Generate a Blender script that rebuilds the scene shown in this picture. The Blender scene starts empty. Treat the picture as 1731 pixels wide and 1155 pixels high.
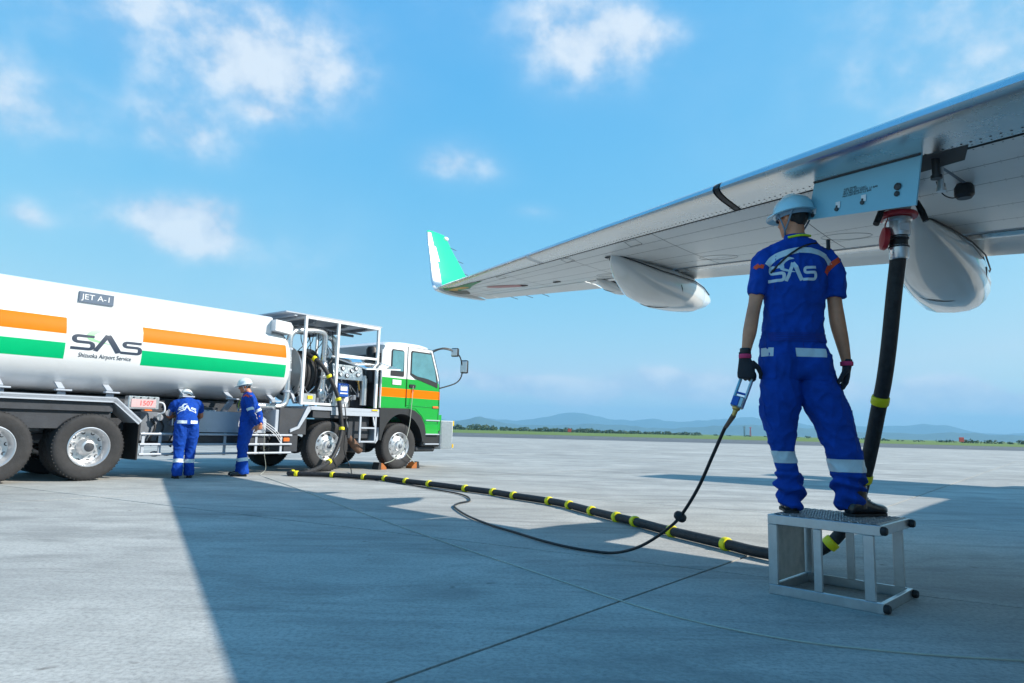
import bpy, bmesh, math, random
import numpy as np
from mathutils import Vector, Matrix, noise
from mathutils.bvhtree import BVHTree

random.seed(7)
rad = math.radians
scene = bpy.context.scene
COL = scene.collection

# ------------------------------------------------------------------ camera
CAM_H = 0.97
theta = math.atan(148.5 / 1154.0)
phi = 0.0255
F = Vector((0, math.cos(theta), math.sin(theta)))
R0 = Vector((1, 0, 0)); U0 = Vector((0, -math.sin(theta), math.cos(theta)))
Rv = R0 * math.cos(phi) + U0 * math.sin(phi)
Uv = -R0 * math.sin(phi) + U0 * math.cos(phi)
cd = bpy.data.cameras.new('camera')
cd.sensor_width = 36.0; cd.lens = 24.0
cd.clip_start = 0.05; cd.clip_end = 40000
cam = bpy.data.objects.new('camera', cd); COL.objects.link(cam)
M = Matrix((Rv, Uv, -F)).transposed().to_4x4(); M.translation = (0, 0, CAM_H)
cam.matrix_world = M
scene.camera = cam

# ------------------------------------------------------------------ light
SUN_EL, SUN_AZ = 35.2, -8.0
SKY_STRENGTH = 0.13
sd = bpy.data.lights.new('sun', 'SUN'); sd.energy = 4.6; sd.angle = rad(0.53); sd.color = (1.0, 0.93, 0.83)
sun = bpy.data.objects.new('sun', sd); COL.objects.link(sun)
sv = Vector((math.cos(rad(SUN_EL)) * math.cos(rad(SUN_AZ)), math.cos(rad(SUN_EL)) * math.sin(rad(SUN_AZ)), math.sin(rad(SUN_EL))))
sun.rotation_euler = sv.to_track_quat('Z', 'Y').to_euler()
sun.location = (30, -5, 30)

vs = scene.view_settings
vs.view_transform = 'Standard'; vs.look = 'None'; vs.gamma = 1.0; vs.exposure = 0.62
scene.cycles.use_denoising = True
scene.cycles.max_bounces = 6; scene.cycles.diffuse_bounces = 3; scene.cycles.glossy_bounces = 3
scene.cycles.volume_bounces = 0
scene.cycles.use_adaptive_sampling = True

world = bpy.data.worlds.new('World'); scene.world = world; world.use_nodes = True
wt = world.node_tree; wn = wt.nodes; wl = wt.links; wn.clear()
def wmath(op, a, b=None, c=None, clamp=False):
    n = wn.new('ShaderNodeMath'); n.operation = op; n.use_clamp = clamp
    for i, v in enumerate((a, b, c)):
        if v is None: continue
        if isinstance(v, (int, float)): n.inputs[i].default_value = v
        else: wl.new(v, n.inputs[i])
    return n.outputs[0]
sky = wn.new('ShaderNodeTexSky'); sky.sky_type = 'NISHITA'; sky.sun_disc = False
sky.sun_elevation = rad(SUN_EL); sky.sun_rotation = rad(90 - SUN_AZ)
sky.air_density = 1.0; sky.dust_density = 0.5; sky.ozone_density = 3.0; sky.altitude = 100
tc = wn.new('ShaderNodeTexCoord')
sep = wn.new('ShaderNodeSeparateXYZ'); wl.new(tc.outputs['Generated'], sep.inputs[0])
fb = wn.new('ShaderNodeTexNoise'); fb.noise_dimensions = '3D'
fb.inputs['Scale'].default_value = 15.0; fb.inputs['Detail'].default_value = 6.0; fb.inputs['Roughness'].default_value = 0.55
fb.inputs['Distortion'].default_value = 0.0
mp = wn.new('ShaderNodeMapping'); mp.inputs['Scale'].default_value = (1, 1, 1.25)
wl.new(tc.outputs['Generated'], mp.inputs[0]); wl.new(mp.outputs[0], fb.inputs['Vector'])
fw = wn.new('ShaderNodeTexNoise'); fw.inputs['Scale'].default_value = 5.0; fw.inputs['Detail'].default_value = 1.0
wl.new(tc.outputs['Generated'], fw.inputs['Vector'])
warp = wn.new('ShaderNodeSeparateColor'); wl.new(fw.outputs['Color'], warp.inputs[0])
az = wmath('ARCTAN2', sep.outputs[0], sep.outputs[1])
el = wmath('ARCSINE', sep.outputs[2])
azw = wmath('ADD', az, wmath('MULTIPLY', wmath('SUBTRACT', warp.outputs[0], 0.5), 0.16))
elw = wmath('ADD', el, wmath('MULTIPLY', wmath('SUBTRACT', warp.outputs[1], 0.5), 0.10))
comb = wn.new('ShaderNodeCombineXYZ'); wl.new(azw, comb.inputs[0]); wl.new(elw, comb.inputs[1])
def blob(acc, a0, e0, ra, re, w):
    m1 = wn.new('ShaderNodeVectorMath'); m1.operation = 'MULTIPLY_ADD'
    wl.new(comb.outputs[0], m1.inputs[0]); m1.inputs[1].default_value = (1 / ra, 1 / re, 0); m1.inputs[2].default_value = (-a0 / ra, -e0 / re, 0)
    m2 = wn.new('ShaderNodeVectorMath'); m2.operation = 'DOT_PRODUCT'
    wl.new(m1.outputs[0], m2.inputs[0]); wl.new(m1.outputs[0], m2.inputs[1])
    return wmath('MULTIPLY_ADD', wmath('POWER', 0.3679, m2.outputs['Value']), w, acc)
CLOUDS = [  # azimuth from +Y, elevation, half widths (radians), weight
    (-0.492, 0.256, 0.078, 0.036, 1.70), (-0.448, 0.294, 0.030, 0.019, 0.90), (-0.471, 0.507, 0.230, 0.085, 0.85),
    (-0.340, 0.462, 0.085, 0.070, 0.65), (-0.481, 0.378, 0.066, 0.040, 0.85), (-0.644, 0.353, 0.055, 0.048, 0.90),
    (-0.644, 0.243, 0.026, 0.015, 0.90), (-0.097, 0.367, 0.075, 0.026, 0.95), (0.112, 0.545, 0.110, 0.075, 0.95),
    (0.220, 0.550, 0.070, 0.031, 0.60), (-0.362, 0.415, 0.036, 0.013, 0.50), (0.026, 0.300, 0.036, 0.012, 0.40),
    (-0.003, 0.063, 0.047, 0.013, 2.2), (0.083, 0.067, 0.060, 0.017, 2.2), (0.227, 0.083, 0.060, 0.022, 2.4),
    (0.316, 0.072, 0.042, 0.013, 1.9), (0.543, 0.062, 0.060, 0.015, 2.3), (0.616, 0.062, 0.050, 0.012, 2.0),
    (-0.090, 0.063, 0.031, 0.012, 0.60), (0.78, 0.48, 0.34, 0.22, 0.85), (0.243, 0.060, 0.30, 0.028, 0.60)]
tot = 0.0
for c in CLOUDS: tot = blob(tot, *c)
# fair-weather cloud everywhere else, thinning towards the zenith
fg = wn.new('ShaderNodeTexNoise'); fg.inputs['Scale'].default_value = 2.6; fg.inputs['Detail'].default_value = 1.0
wl.new(tc.outputs['Generated'], fg.inputs['Vector'])
gen = wmath('MULTIPLY', wmath('MAXIMUM', wmath('SUBTRACT', fg.outputs['Fac'], 0.54), 0.0), 1.6)
tot = wmath('ADD', tot, gen)
den = wmath('MULTIPLY', tot, wmath('ADD', wmath('MULTIPLY', wmath('SUBTRACT', fb.outputs['Fac'], 0.5), 2.9), 0.95))
mr = wn.new('ShaderNodeMapRange'); mr.interpolation_type = 'SMOOTHSTEP'
mr.inputs['From Min'].default_value = 0.22; mr.inputs['From Max'].default_value = 1.20
mr.inputs['To Min'].default_value = 0.0; mr.inputs['To Max'].default_value = 0.84
wl.new(den, mr.inputs[0])
mixc = wn.new('ShaderNodeMix'); mixc.data_type = 'RGBA'
# grade of the whole sky: less red overhead, blue held even down to the horizon
ssep = wn.new('ShaderNodeSeparateColor'); wl.new(sky.outputs[0], ssep.inputs[0])
gG = wmath('MULTIPLY', wmath('POWER', ssep.outputs[1], 0.50), 1.86)
gB = wmath('MULTIPLY', wmath('POWER', ssep.outputs[2], 0.10), 4.0)
gR = wmath('MINIMUM', wmath('MULTIPLY', wmath('POWER', ssep.outputs[0], 1.25), 0.60), wmath('MULTIPLY', gG, 0.72))
hs = wn.new('ShaderNodeCombineColor')
for k, v in enumerate((gR, gG, gB)): wl.new(v, hs.inputs[k])
veil = wmath('MULTIPLY', wmath('MINIMUM', tot, 1.0), 0.26)
wl.new(wmath('MAXIMUM', mr.outputs[0], wmath('ADD', veil, wmath('MULTIPLY', mr.outputs[0], 0.72))), mixc.inputs[0]); wl.new(hs.outputs[0], mixc.inputs[6])
cshade = wn.new('ShaderNodeMix'); cshade.data_type = 'RGBA'
crng = wn.new('ShaderNodeMapRange'); crng.inputs[1].default_value = 0.38; crng.inputs[2].default_value = 0.62; wl.new(fb.outputs['Fac'], crng.inputs[0])
wl.new(crng.outputs[0], cshade.inputs[0]); cshade.inputs[6].default_value = (2.9, 3.6, 4.5, 1); cshade.inputs[7].default_value = (4.3, 4.7, 5.1, 1)
wl.new(cshade.outputs[2], mixc.inputs[7])
bg = wn.new('ShaderNodeBackground'); bg.inputs[1].default_value = SKY_STRENGTH
wl.new(mixc.outputs[2], bg.inputs[0])
world.cycles.sampling_method = 'MANUAL'; world.cycles.sample_map_resolution = 256
wo = wn.new('ShaderNodeOutputWorld'); wl.new(bg.outputs[0], wo.inputs[0])

# ------------------------------------------------------------------ materials
MATS = {}
def mat(name, col, rough=0.5, metal=0.0, coat=0.0, vary=0.08, vscale=6.0, bump=0.0, bscale=40.0, emit=None,
        spec=0.5, alpha=1.0, trans=0.0, ior=1.45, rvary=0.0, stretch=None, dirt=0.0, sheen=0.0, crease=0.0, cscale=7.0):
    m = bpy.data.materials.new(name); m.use_nodes = True
    nt = m.node_tree; N = nt.nodes; Lk = nt.links
    b = N['Principled BSDF']
    b.inputs['Roughness'].default_value = rough; b.inputs['Metallic'].default_value = metal
    b.inputs['Coat Weight'].default_value = coat; b.inputs['Coat Roughness'].default_value = 0.04
    b.inputs['Specular IOR Level'].default_value = spec
    b.inputs['IOR'].default_value = ior
    b.inputs['Transmission Weight'].default_value = trans
    b.inputs['Alpha'].default_value = alpha
    if sheen:
        b.inputs['Sheen Weight'].default_value = sheen; b.inputs['Sheen Roughness'].default_value = 0.5
    t = N.new('ShaderNodeTexCoord')
    src = t.outputs['Object']
    if stretch:
        mpp = N.new('ShaderNodeMapping'); mpp.inputs['Scale'].default_value = stretch
        Lk.new(src, mpp.inputs[0]); src = mpp.outputs[0]
    no = N.new('ShaderNodeTexNoise'); no.inputs['Scale'].default_value = vscale; no.inputs['Detail'].default_value = 6
    no.inputs['Roughness'].default_value = 0.6
    Lk.new(src, no.inputs['Vector'])
    r = N.new('ShaderNodeValToRGB')
    lo = tuple(max(0, c * (1 - vary)) for c in col); hi = tuple(min(1, c * (1 + vary)) for c in col)
    r.color_ramp.elements[0].position = 0.3; r.color_ramp.elements[1].position = 0.7
    r.color_ramp.elements[0].color = (*lo, 1); r.color_ramp.elements[1].color = (*hi, 1)
    Lk.new(no.outputs['Fac'], r.inputs[0])
    out = r.outputs[0]
    if dirt > 0:
        n2 = N.new('ShaderNodeTexNoise'); n2.inputs['Scale'].default_value = 2.3; n2.inputs['Detail'].default_value = 9
        n2.inputs['Roughness'].default_value = 0.72
        Lk.new(t.outputs['Object'], n2.inputs['Vector'])
        r2 = N.new('ShaderNodeMapRange'); r2.inputs[1].default_value = 0.5; r2.inputs[2].default_value = 0.78
        r2.inputs[3].default_value = 0.0; r2.inputs[4].default_value = dirt
        Lk.new(n2.outputs['Fac'], r2.inputs[0])
        mx = N.new('ShaderNodeMix'); mx.data_type = 'RGBA'
        Lk.new(r2.outputs[0], mx.inputs[0]); Lk.new(out, mx.inputs[6]); mx.inputs[7].default_value = (0.09, 0.08, 0.07, 1)
        out = mx.outputs[2]
    Lk.new(out, b.inputs['Base Color'])
    if rvary:
        rr = N.new('ShaderNodeMapRange'); rr.inputs[3].default_value = max(0.02, rough - rvary); rr.inputs[4].default_value = min(1, rough + rvary)
        Lk.new(no.outputs['Fac'], rr.inputs[0]); Lk.new(rr.outputs[0], b.inputs['Roughness'])
    if bump:
        n3 = N.new('ShaderNodeTexNoise'); n3.inputs['Scale'].default_value = bscale; n3.inputs['Detail'].default_value = 5
        Lk.new(src, n3.inputs['Vector'])
        bp = N.new('ShaderNodeBump'); bp.inputs['Strength'].default_value = bump; bp.inputs['Distance'].default_value = 0.01
        Lk.new(n3.outputs['Fac'], bp.inputs['Height']); Lk.new(bp.outputs[0], b.inputs['Normal'])
        if crease:
            n4 = N.new('ShaderNodeTexNoise'); n4.noise_type = 'RIDGED_MULTIFRACTAL'; n4.inputs['Scale'].default_value = cscale; n4.inputs['Detail'].default_value = 3
            n4.inputs['Distortion'].default_value = 0.6
            m4 = N.new('ShaderNodeMapping'); m4.inputs['Scale'].default_value = (1.3, 1.3, 0.8); Lk.new(t.outputs['Object'], m4.inputs[0]); Lk.new(m4.outputs[0], n4.inputs['Vector'])
            bq = N.new('ShaderNodeBump'); bq.inputs['Strength'].default_value = crease; bq.inputs['Distance'].default_value = 0.02
            Lk.new(n4.outputs['Fac'], bq.inputs['Height']); Lk.new(bp.outputs[0], bq.inputs['Normal']); Lk.new(bq.outputs[0], b.inputs['Normal'])
    if emit:
        b.inputs['Emission Color'].default_value = (*emit[:3], 1); b.inputs['Emission Strength'].default_value = emit[3]
    MATS[name] = m
    return m

mat('white_paint', (0.78, 0.79, 0.80), 0.28, coat=0.5, vary=0.02, dirt=0.05)
mat('tank_white', (0.70, 0.715, 0.73), 0.30, coat=0.45, spec=0.4, vary=0.02, vscale=2.0, dirt=0.06, stretch=(1, 1, 3))
mat('orange_paint', (0.82, 0.17, 0.001), 0.45, coat=0.0, spec=0.10, vary=0.03)
mat('stripe_green', (0.0, 0.40, 0.15), 0.45, coat=0.0, spec=0.12, vary=0.03)
mat('cab_green', (0.005, 0.33, 0.025), 0.22, coat=0.8, vary=0.03)
mat('logo_dark', (0.03, 0.045, 0.075), 0.4, vary=0.02)
mat('logo_pale', (0.30, 0.66, 0.33), 0.4, vary=0.03)
mat('sign_gray', (0.10, 0.14, 0.20), 0.45, vary=0.05)
mat('chassis_gray', (0.16, 0.18, 0.21), 0.45, vary=0.12, dirt=0.35)
mat('chassis_dark', (0.035, 0.04, 0.05), 0.55, vary=0.2, dirt=0.3, bump=0.2)
mat('fender_gray', (0.42, 0.46, 0.52), 0.35, vary=0.05, dirt=0.15)
mat('silver_pipe', (0.62, 0.64, 0.66), 0.28, metal=0.85, vary=0.06, rvary=0.08)
mat('stainless', (0.60, 0.61, 0.62), 0.32, metal=0.9, vary=0.08, vscale=20, rvary=0.1)
mat('tyre', (0.028, 0.028, 0.030), 0.75, vary=0.25, vscale=12, bump=0.35, bscale=60, dirt=0.12)
mat('rim_silver', (0.66, 0.67, 0.69), 0.30, metal=0.7, vary=0.06, dirt=0.12)
mat('black_plastic', (0.022, 0.023, 0.026), 0.45, vary=0.15)
mat('black_rubber', (0.016, 0.016, 0.018), 0.6, vary=0.2, bump=0.15, bscale=80)
mat('cab_glass', (0.09, 0.24, 0.28), 0.02, coat=1.0, vary=0.25, vscale=2.5, spec=0.8)  # sky seen through and mirrored in the windows is put into this teal
mat('clear_glass', (0.85, 0.92, 0.95), 0.02, trans=0.95, vary=0.01, ior=1.3)
mat('amber', (0.80, 0.16, 0.01), 0.2, coat=0.8, vary=0.1)
mat('blue_box', (0.01, 0.09, 0.42), 0.35, vary=0.1)
mat('brass', (0.55, 0.33, 0.10), 0.4, metal=0.7, vary=0.15)
mat('red_paint', (0.45, 0.02, 0.03), 0.4, vary=0.1)
mat('warn_yellow', (0.85, 0.55, 0.01), 0.45, vary=0.05)
mat('label_white', (0.75, 0.76, 0.78), 0.5, vary=0.04)
mat('screen_pink', (0.62, 0.42, 0.42), 0.25, coat=0.6, vary=0.08)
mat('digit_red', (0.9, 0.05, 0.05), 0.4, emit=(1.0, 0.06, 0.05, 0.35))
mat('coverall', (0.003, 0.052, 0.34), 0.85, vary=0.22, vscale=11, bump=0.35, bscale=260, spec=0.3, crease=0.38, cscale=5.0)
mat('coverall_seam', (0.004, 0.030, 0.24), 0.8, vary=0.1)
mat('reflective', (0.58, 0.66, 0.70), 0.42, vary=0.06, vscale=40, spec=0.7)
mat('coverall_orange', (0.75, 0.07, 0.015), 0.7, vary=0.08)
mat('skin', (0.56, 0.225, 0.12), 0.5, vary=0.22, vscale=7, bump=0.1, bscale=120)
mat('hair', (0.010, 0.009, 0.009), 0.55, vary=0.3, vscale=60, bump=0.5, bscale=150)
mat('helmet', (0.70, 0.77, 0.80), 0.22, coat=0.6, vary=0.02)
mat('helmet_skylit', (0.36, 0.64, 0.74), 0.22, coat=0.6, vary=0.03)  # blue skylight on the shaded near helmet put into its colour
mat('strap', (0.16, 0.22, 0.28), 0.6, vary=0.1)
mat('glove_black', (0.016, 0.018, 0.026), 0.7, vary=0.2, bump=0.3, bscale=120)
mat('glove_pink', (0.62, 0.035, 0.12), 0.7, vary=0.1)
mat('boot', (0.012, 0.012, 0.014), 0.28, coat=0.25, vary=0.2, bump=0.15, bscale=60)
mat('cord_black', (0.012, 0.012, 0.014), 0.5, vary=0.1)
mat('neck_lime', (0.55, 0.75, 0.02), 0.6, vary=0.05)
mat('eye_white', (0.75, 0.74, 0.72), 0.3, vary=0.02)
mat('lip', (0.35, 0.13, 0.11), 0.5, vary=0.05)
mat('wing_paint', (0.68, 0.675, 0.655), 0.40, coat=0.40, vary=0.05, vscale=1.3, dirt=0.08, rvary=0.05)
MATS['wing_paint'].node_tree.nodes['Principled BSDF'].inputs['Coat Roughness'].default_value = 0.16
mat('wing_seam', (0.05, 0.052, 0.055), 0.7, vary=0.1)
mat('slat_metal', (0.72, 0.72, 0.71), 0.27, metal=0.95, vary=0.04, vscale=3, rvary=0.05)
mat('fairing_paint', (0.66, 0.665, 0.65), 0.16, coat=0.9, vary=0.03, vscale=2)
mat('fairing_tip', (0.78, 0.80, 0.79), 0.25, coat=0.7, vary=0.03)
mat('winglet_green', (0.0, 0.60, 0.28), 0.25, coat=0.8, vary=0.02)
mat('panel_sky_blue', (0.20, 0.47, 0.60), 0.35, coat=0.3, vary=0.04, vscale=3)  # sky reflection on the refuel door put into its colour; others reuse the blue
mat('graphic_green', (0.01, 0.22, 0.05), 0.4, vary=0.3, vscale=15)
mat('graphic_yellow', (0.62, 0.33, 0.02), 0.4, vary=0.3, vscale=15)
mat('graphic_dark', (0.05, 0.045, 0.03), 0.4, vary=0.4, vscale=15)
mat('roundel_pink', (0.50, 0.22, 0.22), 0.5, vary=0.1)
mat('marking_dark', (0.04, 0.045, 0.05), 0.5, vary=0.05)
mat('aluminium', (0.50, 0.525, 0.54), 0.34, metal=0.85, vary=0.08, vscale=18, rvary=0.12, dirt=0.1)
mat('alu_plate', (0.42, 0.42, 0.40), 0.55, metal=0.5, vary=0.18, vscale=14, dirt=0.2)
mat('hose_rubber', (0.022, 0.022, 0.024), 0.6, vary=0.4, vscale=20, bump=0.35, bscale=90, dirt=0.0)
mat('ring_yellow', (0.82, 0.72, 0.01), 0.4, vary=0.05)
mat('wire_pale', (0.42, 0.44, 0.38), 0.6, vary=0.1)
mat('wood_orange', (0.38, 0.12, 0.025), 0.6, vary=0.25, vscale=20)
mat('leaf', (0.045, 0.085, 0.022), 0.7, vary=0.45, vscale=0.35)
mat('bark', (0.09, 0.06, 0.04), 0.8, vary=0.2)
mat('hill_forest', (0.05, 0.085, 0.045), 0.9, vary=0.35, vscale=0.02)
mat('mast_red', (0.6, 0.08, 0.05), 0.5, vary=0.1)
mat('mast_gray', (0.25, 0.32, 0.38), 0.5, vary=0.1)

# ------------------------------------------------------------------ mesh builder
class MB:
    def __init__(self): self.bm = bmesh.new(); self.mi = 0
    def _new(self, geom):
        for f in geom:
            if isinstance(f, bmesh.types.BMFace): f.material_index = self.mi
    def face(self, vs):
        try:
            f = self.bm.faces.new(vs); f.material_index = self.mi; return f
        except ValueError:
            return None
    def box(self, c, s, rot=None, bev=0.0, seg=1):
        r = bmesh.ops.create_cube(self.bm, size=1.0)
        vs = r['verts']
        m = Matrix.Translation(Vector(c)) @ (rot.to_4x4() if rot is not None else Matrix.Identity(4)) @ Matrix.Diagonal((s[0], s[1], s[2], 1))
        bmesh.ops.transform(self.bm, matrix=m, verts=vs)
        fs = set(f for v in vs for f in v.link_faces)
        for f in fs: f.material_index = self.mi
        if bev > 0:
            es = list(set(e for v in vs for e in v.link_edges))
            rr = bmesh.ops.bevel(self.bm, geom=es, offset=bev, segments=seg, affect='EDGES', profile=0.5)
            for f in rr['faces']: f.material_index = self.mi
        return self
    def bar(self, p0, p1, w, h=None, bev=0.0, up=(0, 0, 1)):
        p0 = Vector(p0); p1 = Vector(p1); h = h or w
        d = p1 - p0; L = d.length; d.normalize(); upv = Vector(up)
        if abs(d.dot(upv)) > 0.95: upv = Vector((1, 0, 0))
        side = d.cross(upv).normalized(); u2 = side.cross(d).normalized()
        rot = Matrix((d, side, u2)).transposed()
        return self.box((p0 + p1) / 2, (L, w, h), rot, bev)
    def ring(self, c, u, v, n, e=2.0):
        out = []
        for i in range(n):
            a = 2 * math.pi * i / n; ca, sa = math.cos(a), math.sin(a)
            if e != 2.0:
                ca = math.copysign(abs(ca) ** (2 / e), ca); sa = math.copysign(abs(sa) ** (2 / e), sa)
            out.append(self.bm.verts.new(Vector(c) + Vector(u) * ca + Vector(v) * sa))
        return out
    def loft(self, rings, cap=True, closed=False):
        n = len(rings[0])
        prs = list(zip(rings[:-1], rings[1:])) + ([(rings[-1], rings[0])] if closed else [])
        for a, b in prs:
            for i in range(n):
                self.face((a[i], a[(i + 1) % n], b[(i + 1) % n], b[i]))
        if cap and not closed:
            self.face(list(reversed(rings[0]))); self.face(rings[-1])
        return self
    def tube(self, pts, r, seg=10, cap=True, closed=False):
        pts = [Vector(p) for p in pts]; n = len(pts)
        rs = r if isinstance(r, (list, tuple)) else [r] * n
        rings = []; prev = None
        for i, p in enumerate(pts):
            if closed: t = pts[(i + 1) % n] - pts[i - 1]
            else: t = pts[min(i + 1, n - 1)] - pts[max(i - 1, 0)]
            t.normalize()
            if prev is None:
                a = Vector((0, 0, 1)) if abs(t.z) < 0.9 else Vector((1, 0, 0))
                u = t.cross(a).normalized()
            else:
                u = (prev - t * prev.dot(t)).normalized()
            prev = u; v = t.cross(u)
            rings.append(self.ring(p, u * rs[i], v * rs[i], seg))
        return self.loft(rings, cap, closed)
    def cyl(self, p0, p1, r, r2=None, seg=16, cap=True):
        return self.tube([p0, p1], [r, r if r2 is None else r2], seg, cap)
    def lathe(self, o, axis, prof, seg=24, closed=False, cap0=True):
        o = Vector(o); axis = Vector(axis).normalized()
        a = Vector((0, 0, 1)) if abs(axis.z) < 0.9 else Vector((1, 0, 0))
        u = axis.cross(a).normalized(); v = axis.cross(u)
        rings = [self.ring(o + axis * h, u * max(r, 1e-4), v * max(r, 1e-4), seg) for r, h in prof]
        self.loft(rings, cap0 and not closed, closed)
        if not cap0: self.face(rings[-1])
        return self
    def sphere(self, c, r, seg=16, rot=None):
        r = r if isinstance(r, (tuple, list)) else (r, r, r)
        g = bmesh.ops.create_uvsphere(self.bm, u_segments=seg, v_segments=max(6, seg // 2), radius=1.0)
        m = Matrix.Translation(Vector(c)) @ (rot.to_4x4() if rot is not None else Matrix.Identity(4)) @ Matrix.Diagonal((*r, 1))
        bmesh.ops.transform(self.bm, matrix=m, verts=g['verts'])
        for f in set(f for v in g['verts'] for f in v.link_faces): f.material_index = self.mi
        return self
    def prism(self, pts, o, u, v, depth):
        o = Vector(o); u = Vector(u); v = Vector(v); w = u.cross(v).normalized() * depth
        a = [self.bm.verts.new(o + u * x + v * y) for x, y in pts]
        b = [self.bm.verts.new(o + u * x + v * y + w) for x, y in pts]
        n = len(pts)
        self.face(list(reversed(a))); self.face(b)
        for i in range(n): self.face((a[i], a[(i + 1) % n], b[(i + 1) % n], b[i]))
        return self
    def quad(self, *ps):
        self.face([self.bm.verts.new(Vector(p)) for p in ps]); return self
    def grid(self, P):
        V = [[self.bm.verts.new(Vector(p)) for p in row] for row in P]
        for i in range(len(V) - 1):
            for j in range(len(V[0]) - 1):
                self.face((V[i][j], V[i + 1][j], V[i + 1][j + 1], V[i][j + 1]))
        return self
    def done(self, name, mats, parent=None, smooth=35, label=None, recalc=True, loc=None):
        if recalc: bmesh.ops.recalc_face_normals(self.bm, faces=self.bm.faces[:])
        me = bpy.data.meshes.new(name); self.bm.to_mesh(me); self.bm.free()
        return mesh_obj(name, me, mats, parent, smooth, label, loc)

def mesh_obj(name, me, mats, parent=None, smooth=35, label=None, loc=None):
    if isinstance(mats, str): mats = [mats]
    for m in mats: me.materials.append(MATS[m])
    if smooth:
        me.polygons.foreach_set('use_smooth', [True] * len(me.polygons))
        if smooth < 180: me.set_sharp_from_angle(angle=rad(smooth))
    o = bpy.data.objects.new(name, me); COL.objects.link(o)
    if parent is not None: o.parent = parent
    if label: o['label'] = label
    if loc is not None: o.location = loc
    return o

def tag(o, label, cat, group=None, kind=None):
    if label: o['label'] = label
    if cat: o['category'] = cat
    if group: o['group'] = group
    if kind: o['kind'] = kind
    return o
def empty(name, loc=(0, 0, 0), rz=0.0):
    o = bpy.data.objects.new(name, None); COL.objects.link(o); o.empty_display_size = 0.2
    o.location = loc; o.rotation_euler = (0, 0, rz); return o
def copy_tree(o, parent=None):
    c = o.copy(); COL.objects.link(c); c.parent = parent
    for ch in o.children: copy_tree(ch, c)
    return c
def spline(pts, n=8):
    """Catmull-Rom through the points"""
    P = [Vector(p) for p in pts]; out = []
    for i in range(len(P) - 1):
        p0 = P[max(i - 1, 0)]; p1 = P[i]; p2 = P[i + 1]; p3 = P[min(i + 2, len(P) - 1)]
        for k in range(n):
            t = k / n
            out.append(0.5 * ((2 * p1) + (p2 - p0) * t + (2 * p0 - 5 * p1 + 4 * p2 - p3) * t * t + (3 * p1 - p0 - 3 * p2 + p3) * t ** 3))
    out.append(P[-1]); return out
def text_mesh(s, size, align='CENTER', extrude=0.001, sx=1.0, shear=0.0):
    cu = bpy.data.curves.new('lettering', 'FONT'); cu.body = s; cu.size = size; cu.align_x = align; cu.align_y = 'CENTER'
    cu.extrude = extrude; cu.resolution_u = 3; cu.shear = shear
    ob = bpy.data.objects.new('lettering', cu); COL.objects.link(ob)
    dg = bpy.context.evaluated_depsgraph_get()
    me = bpy.data.meshes.new_from_object(ob.evaluated_get(dg))
    bpy.data.objects.remove(ob); bpy.data.curves.remove(cu)
    if sx != 1.0: me.transform(Matrix.Diagonal((sx, 1, 1, 1)))
    return me
def evaluated(me, mods):
    """mesh after a stack of modifiers [(type, {props})]"""
    ob = bpy.data.objects.new('work', me); COL.objects.link(ob)
    for t, pr in mods:
        m = ob.modifiers.new(t, t)
        for k, v in pr.items(): setattr(m, k, v)
    dg = bpy.context.evaluated_depsgraph_get(); dg.update()
    out = bpy.data.meshes.new_from_object(ob.evaluated_get(dg))
    bpy.data.objects.remove(ob); return out
def stroke2d(pts, w, n_round=0):
    """ribbon outline quads of a 2-D polyline; returns list of (left,right) pairs"""
    P = [Vector(p) for p in pts]; out = []
    for i, p in enumerate(P):
        a = P[max(i - 1, 0)]; b = P[min(i + 1, len(P) - 1)]
        t = (b - a).normalized(); nrm = Vector((-t.y, t.x))
        k = 1.0
        if 0 < i < len(P) - 1:
            t0 = (p - a).normalized(); k = 1 / max(0.5, nrm.dot(Vector((-t0.y, t0.x))))
        out.append((p + nrm * w / 2 * k, p - nrm * w / 2 * k))
    return out
def round_path(pts, r, n=5):
    P = [Vector(p) for p in pts]; out = [P[0]]
    for i in range(1, len(P) - 1):
        a, p, b = P[i - 1], P[i], P[i + 1]
        d0 = (a - p); d1 = (b - p); rr = min(r, d0.length * .49, d1.length * .49)
        q0 = p + d0.normalized() * rr; q1 = p + d1.normalized() * rr
        for k in range(n + 1):
            t = k / n; out.append((1 - t) ** 2 * q0 + 2 * t * (1 - t) * p + t * t * q1)
    out.append(P[-1]); return out
def subdivide2d(pts, step):
    out = [Vector(pts[0])]
    for a, b in zip(pts[:-1], pts[1:]):
        a = Vector(a); b = Vector(b); k = max(1, int((b - a).length / step))
        for i in range(1, k + 1): out.append(a.lerp(b, i / k))
    return out
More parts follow.
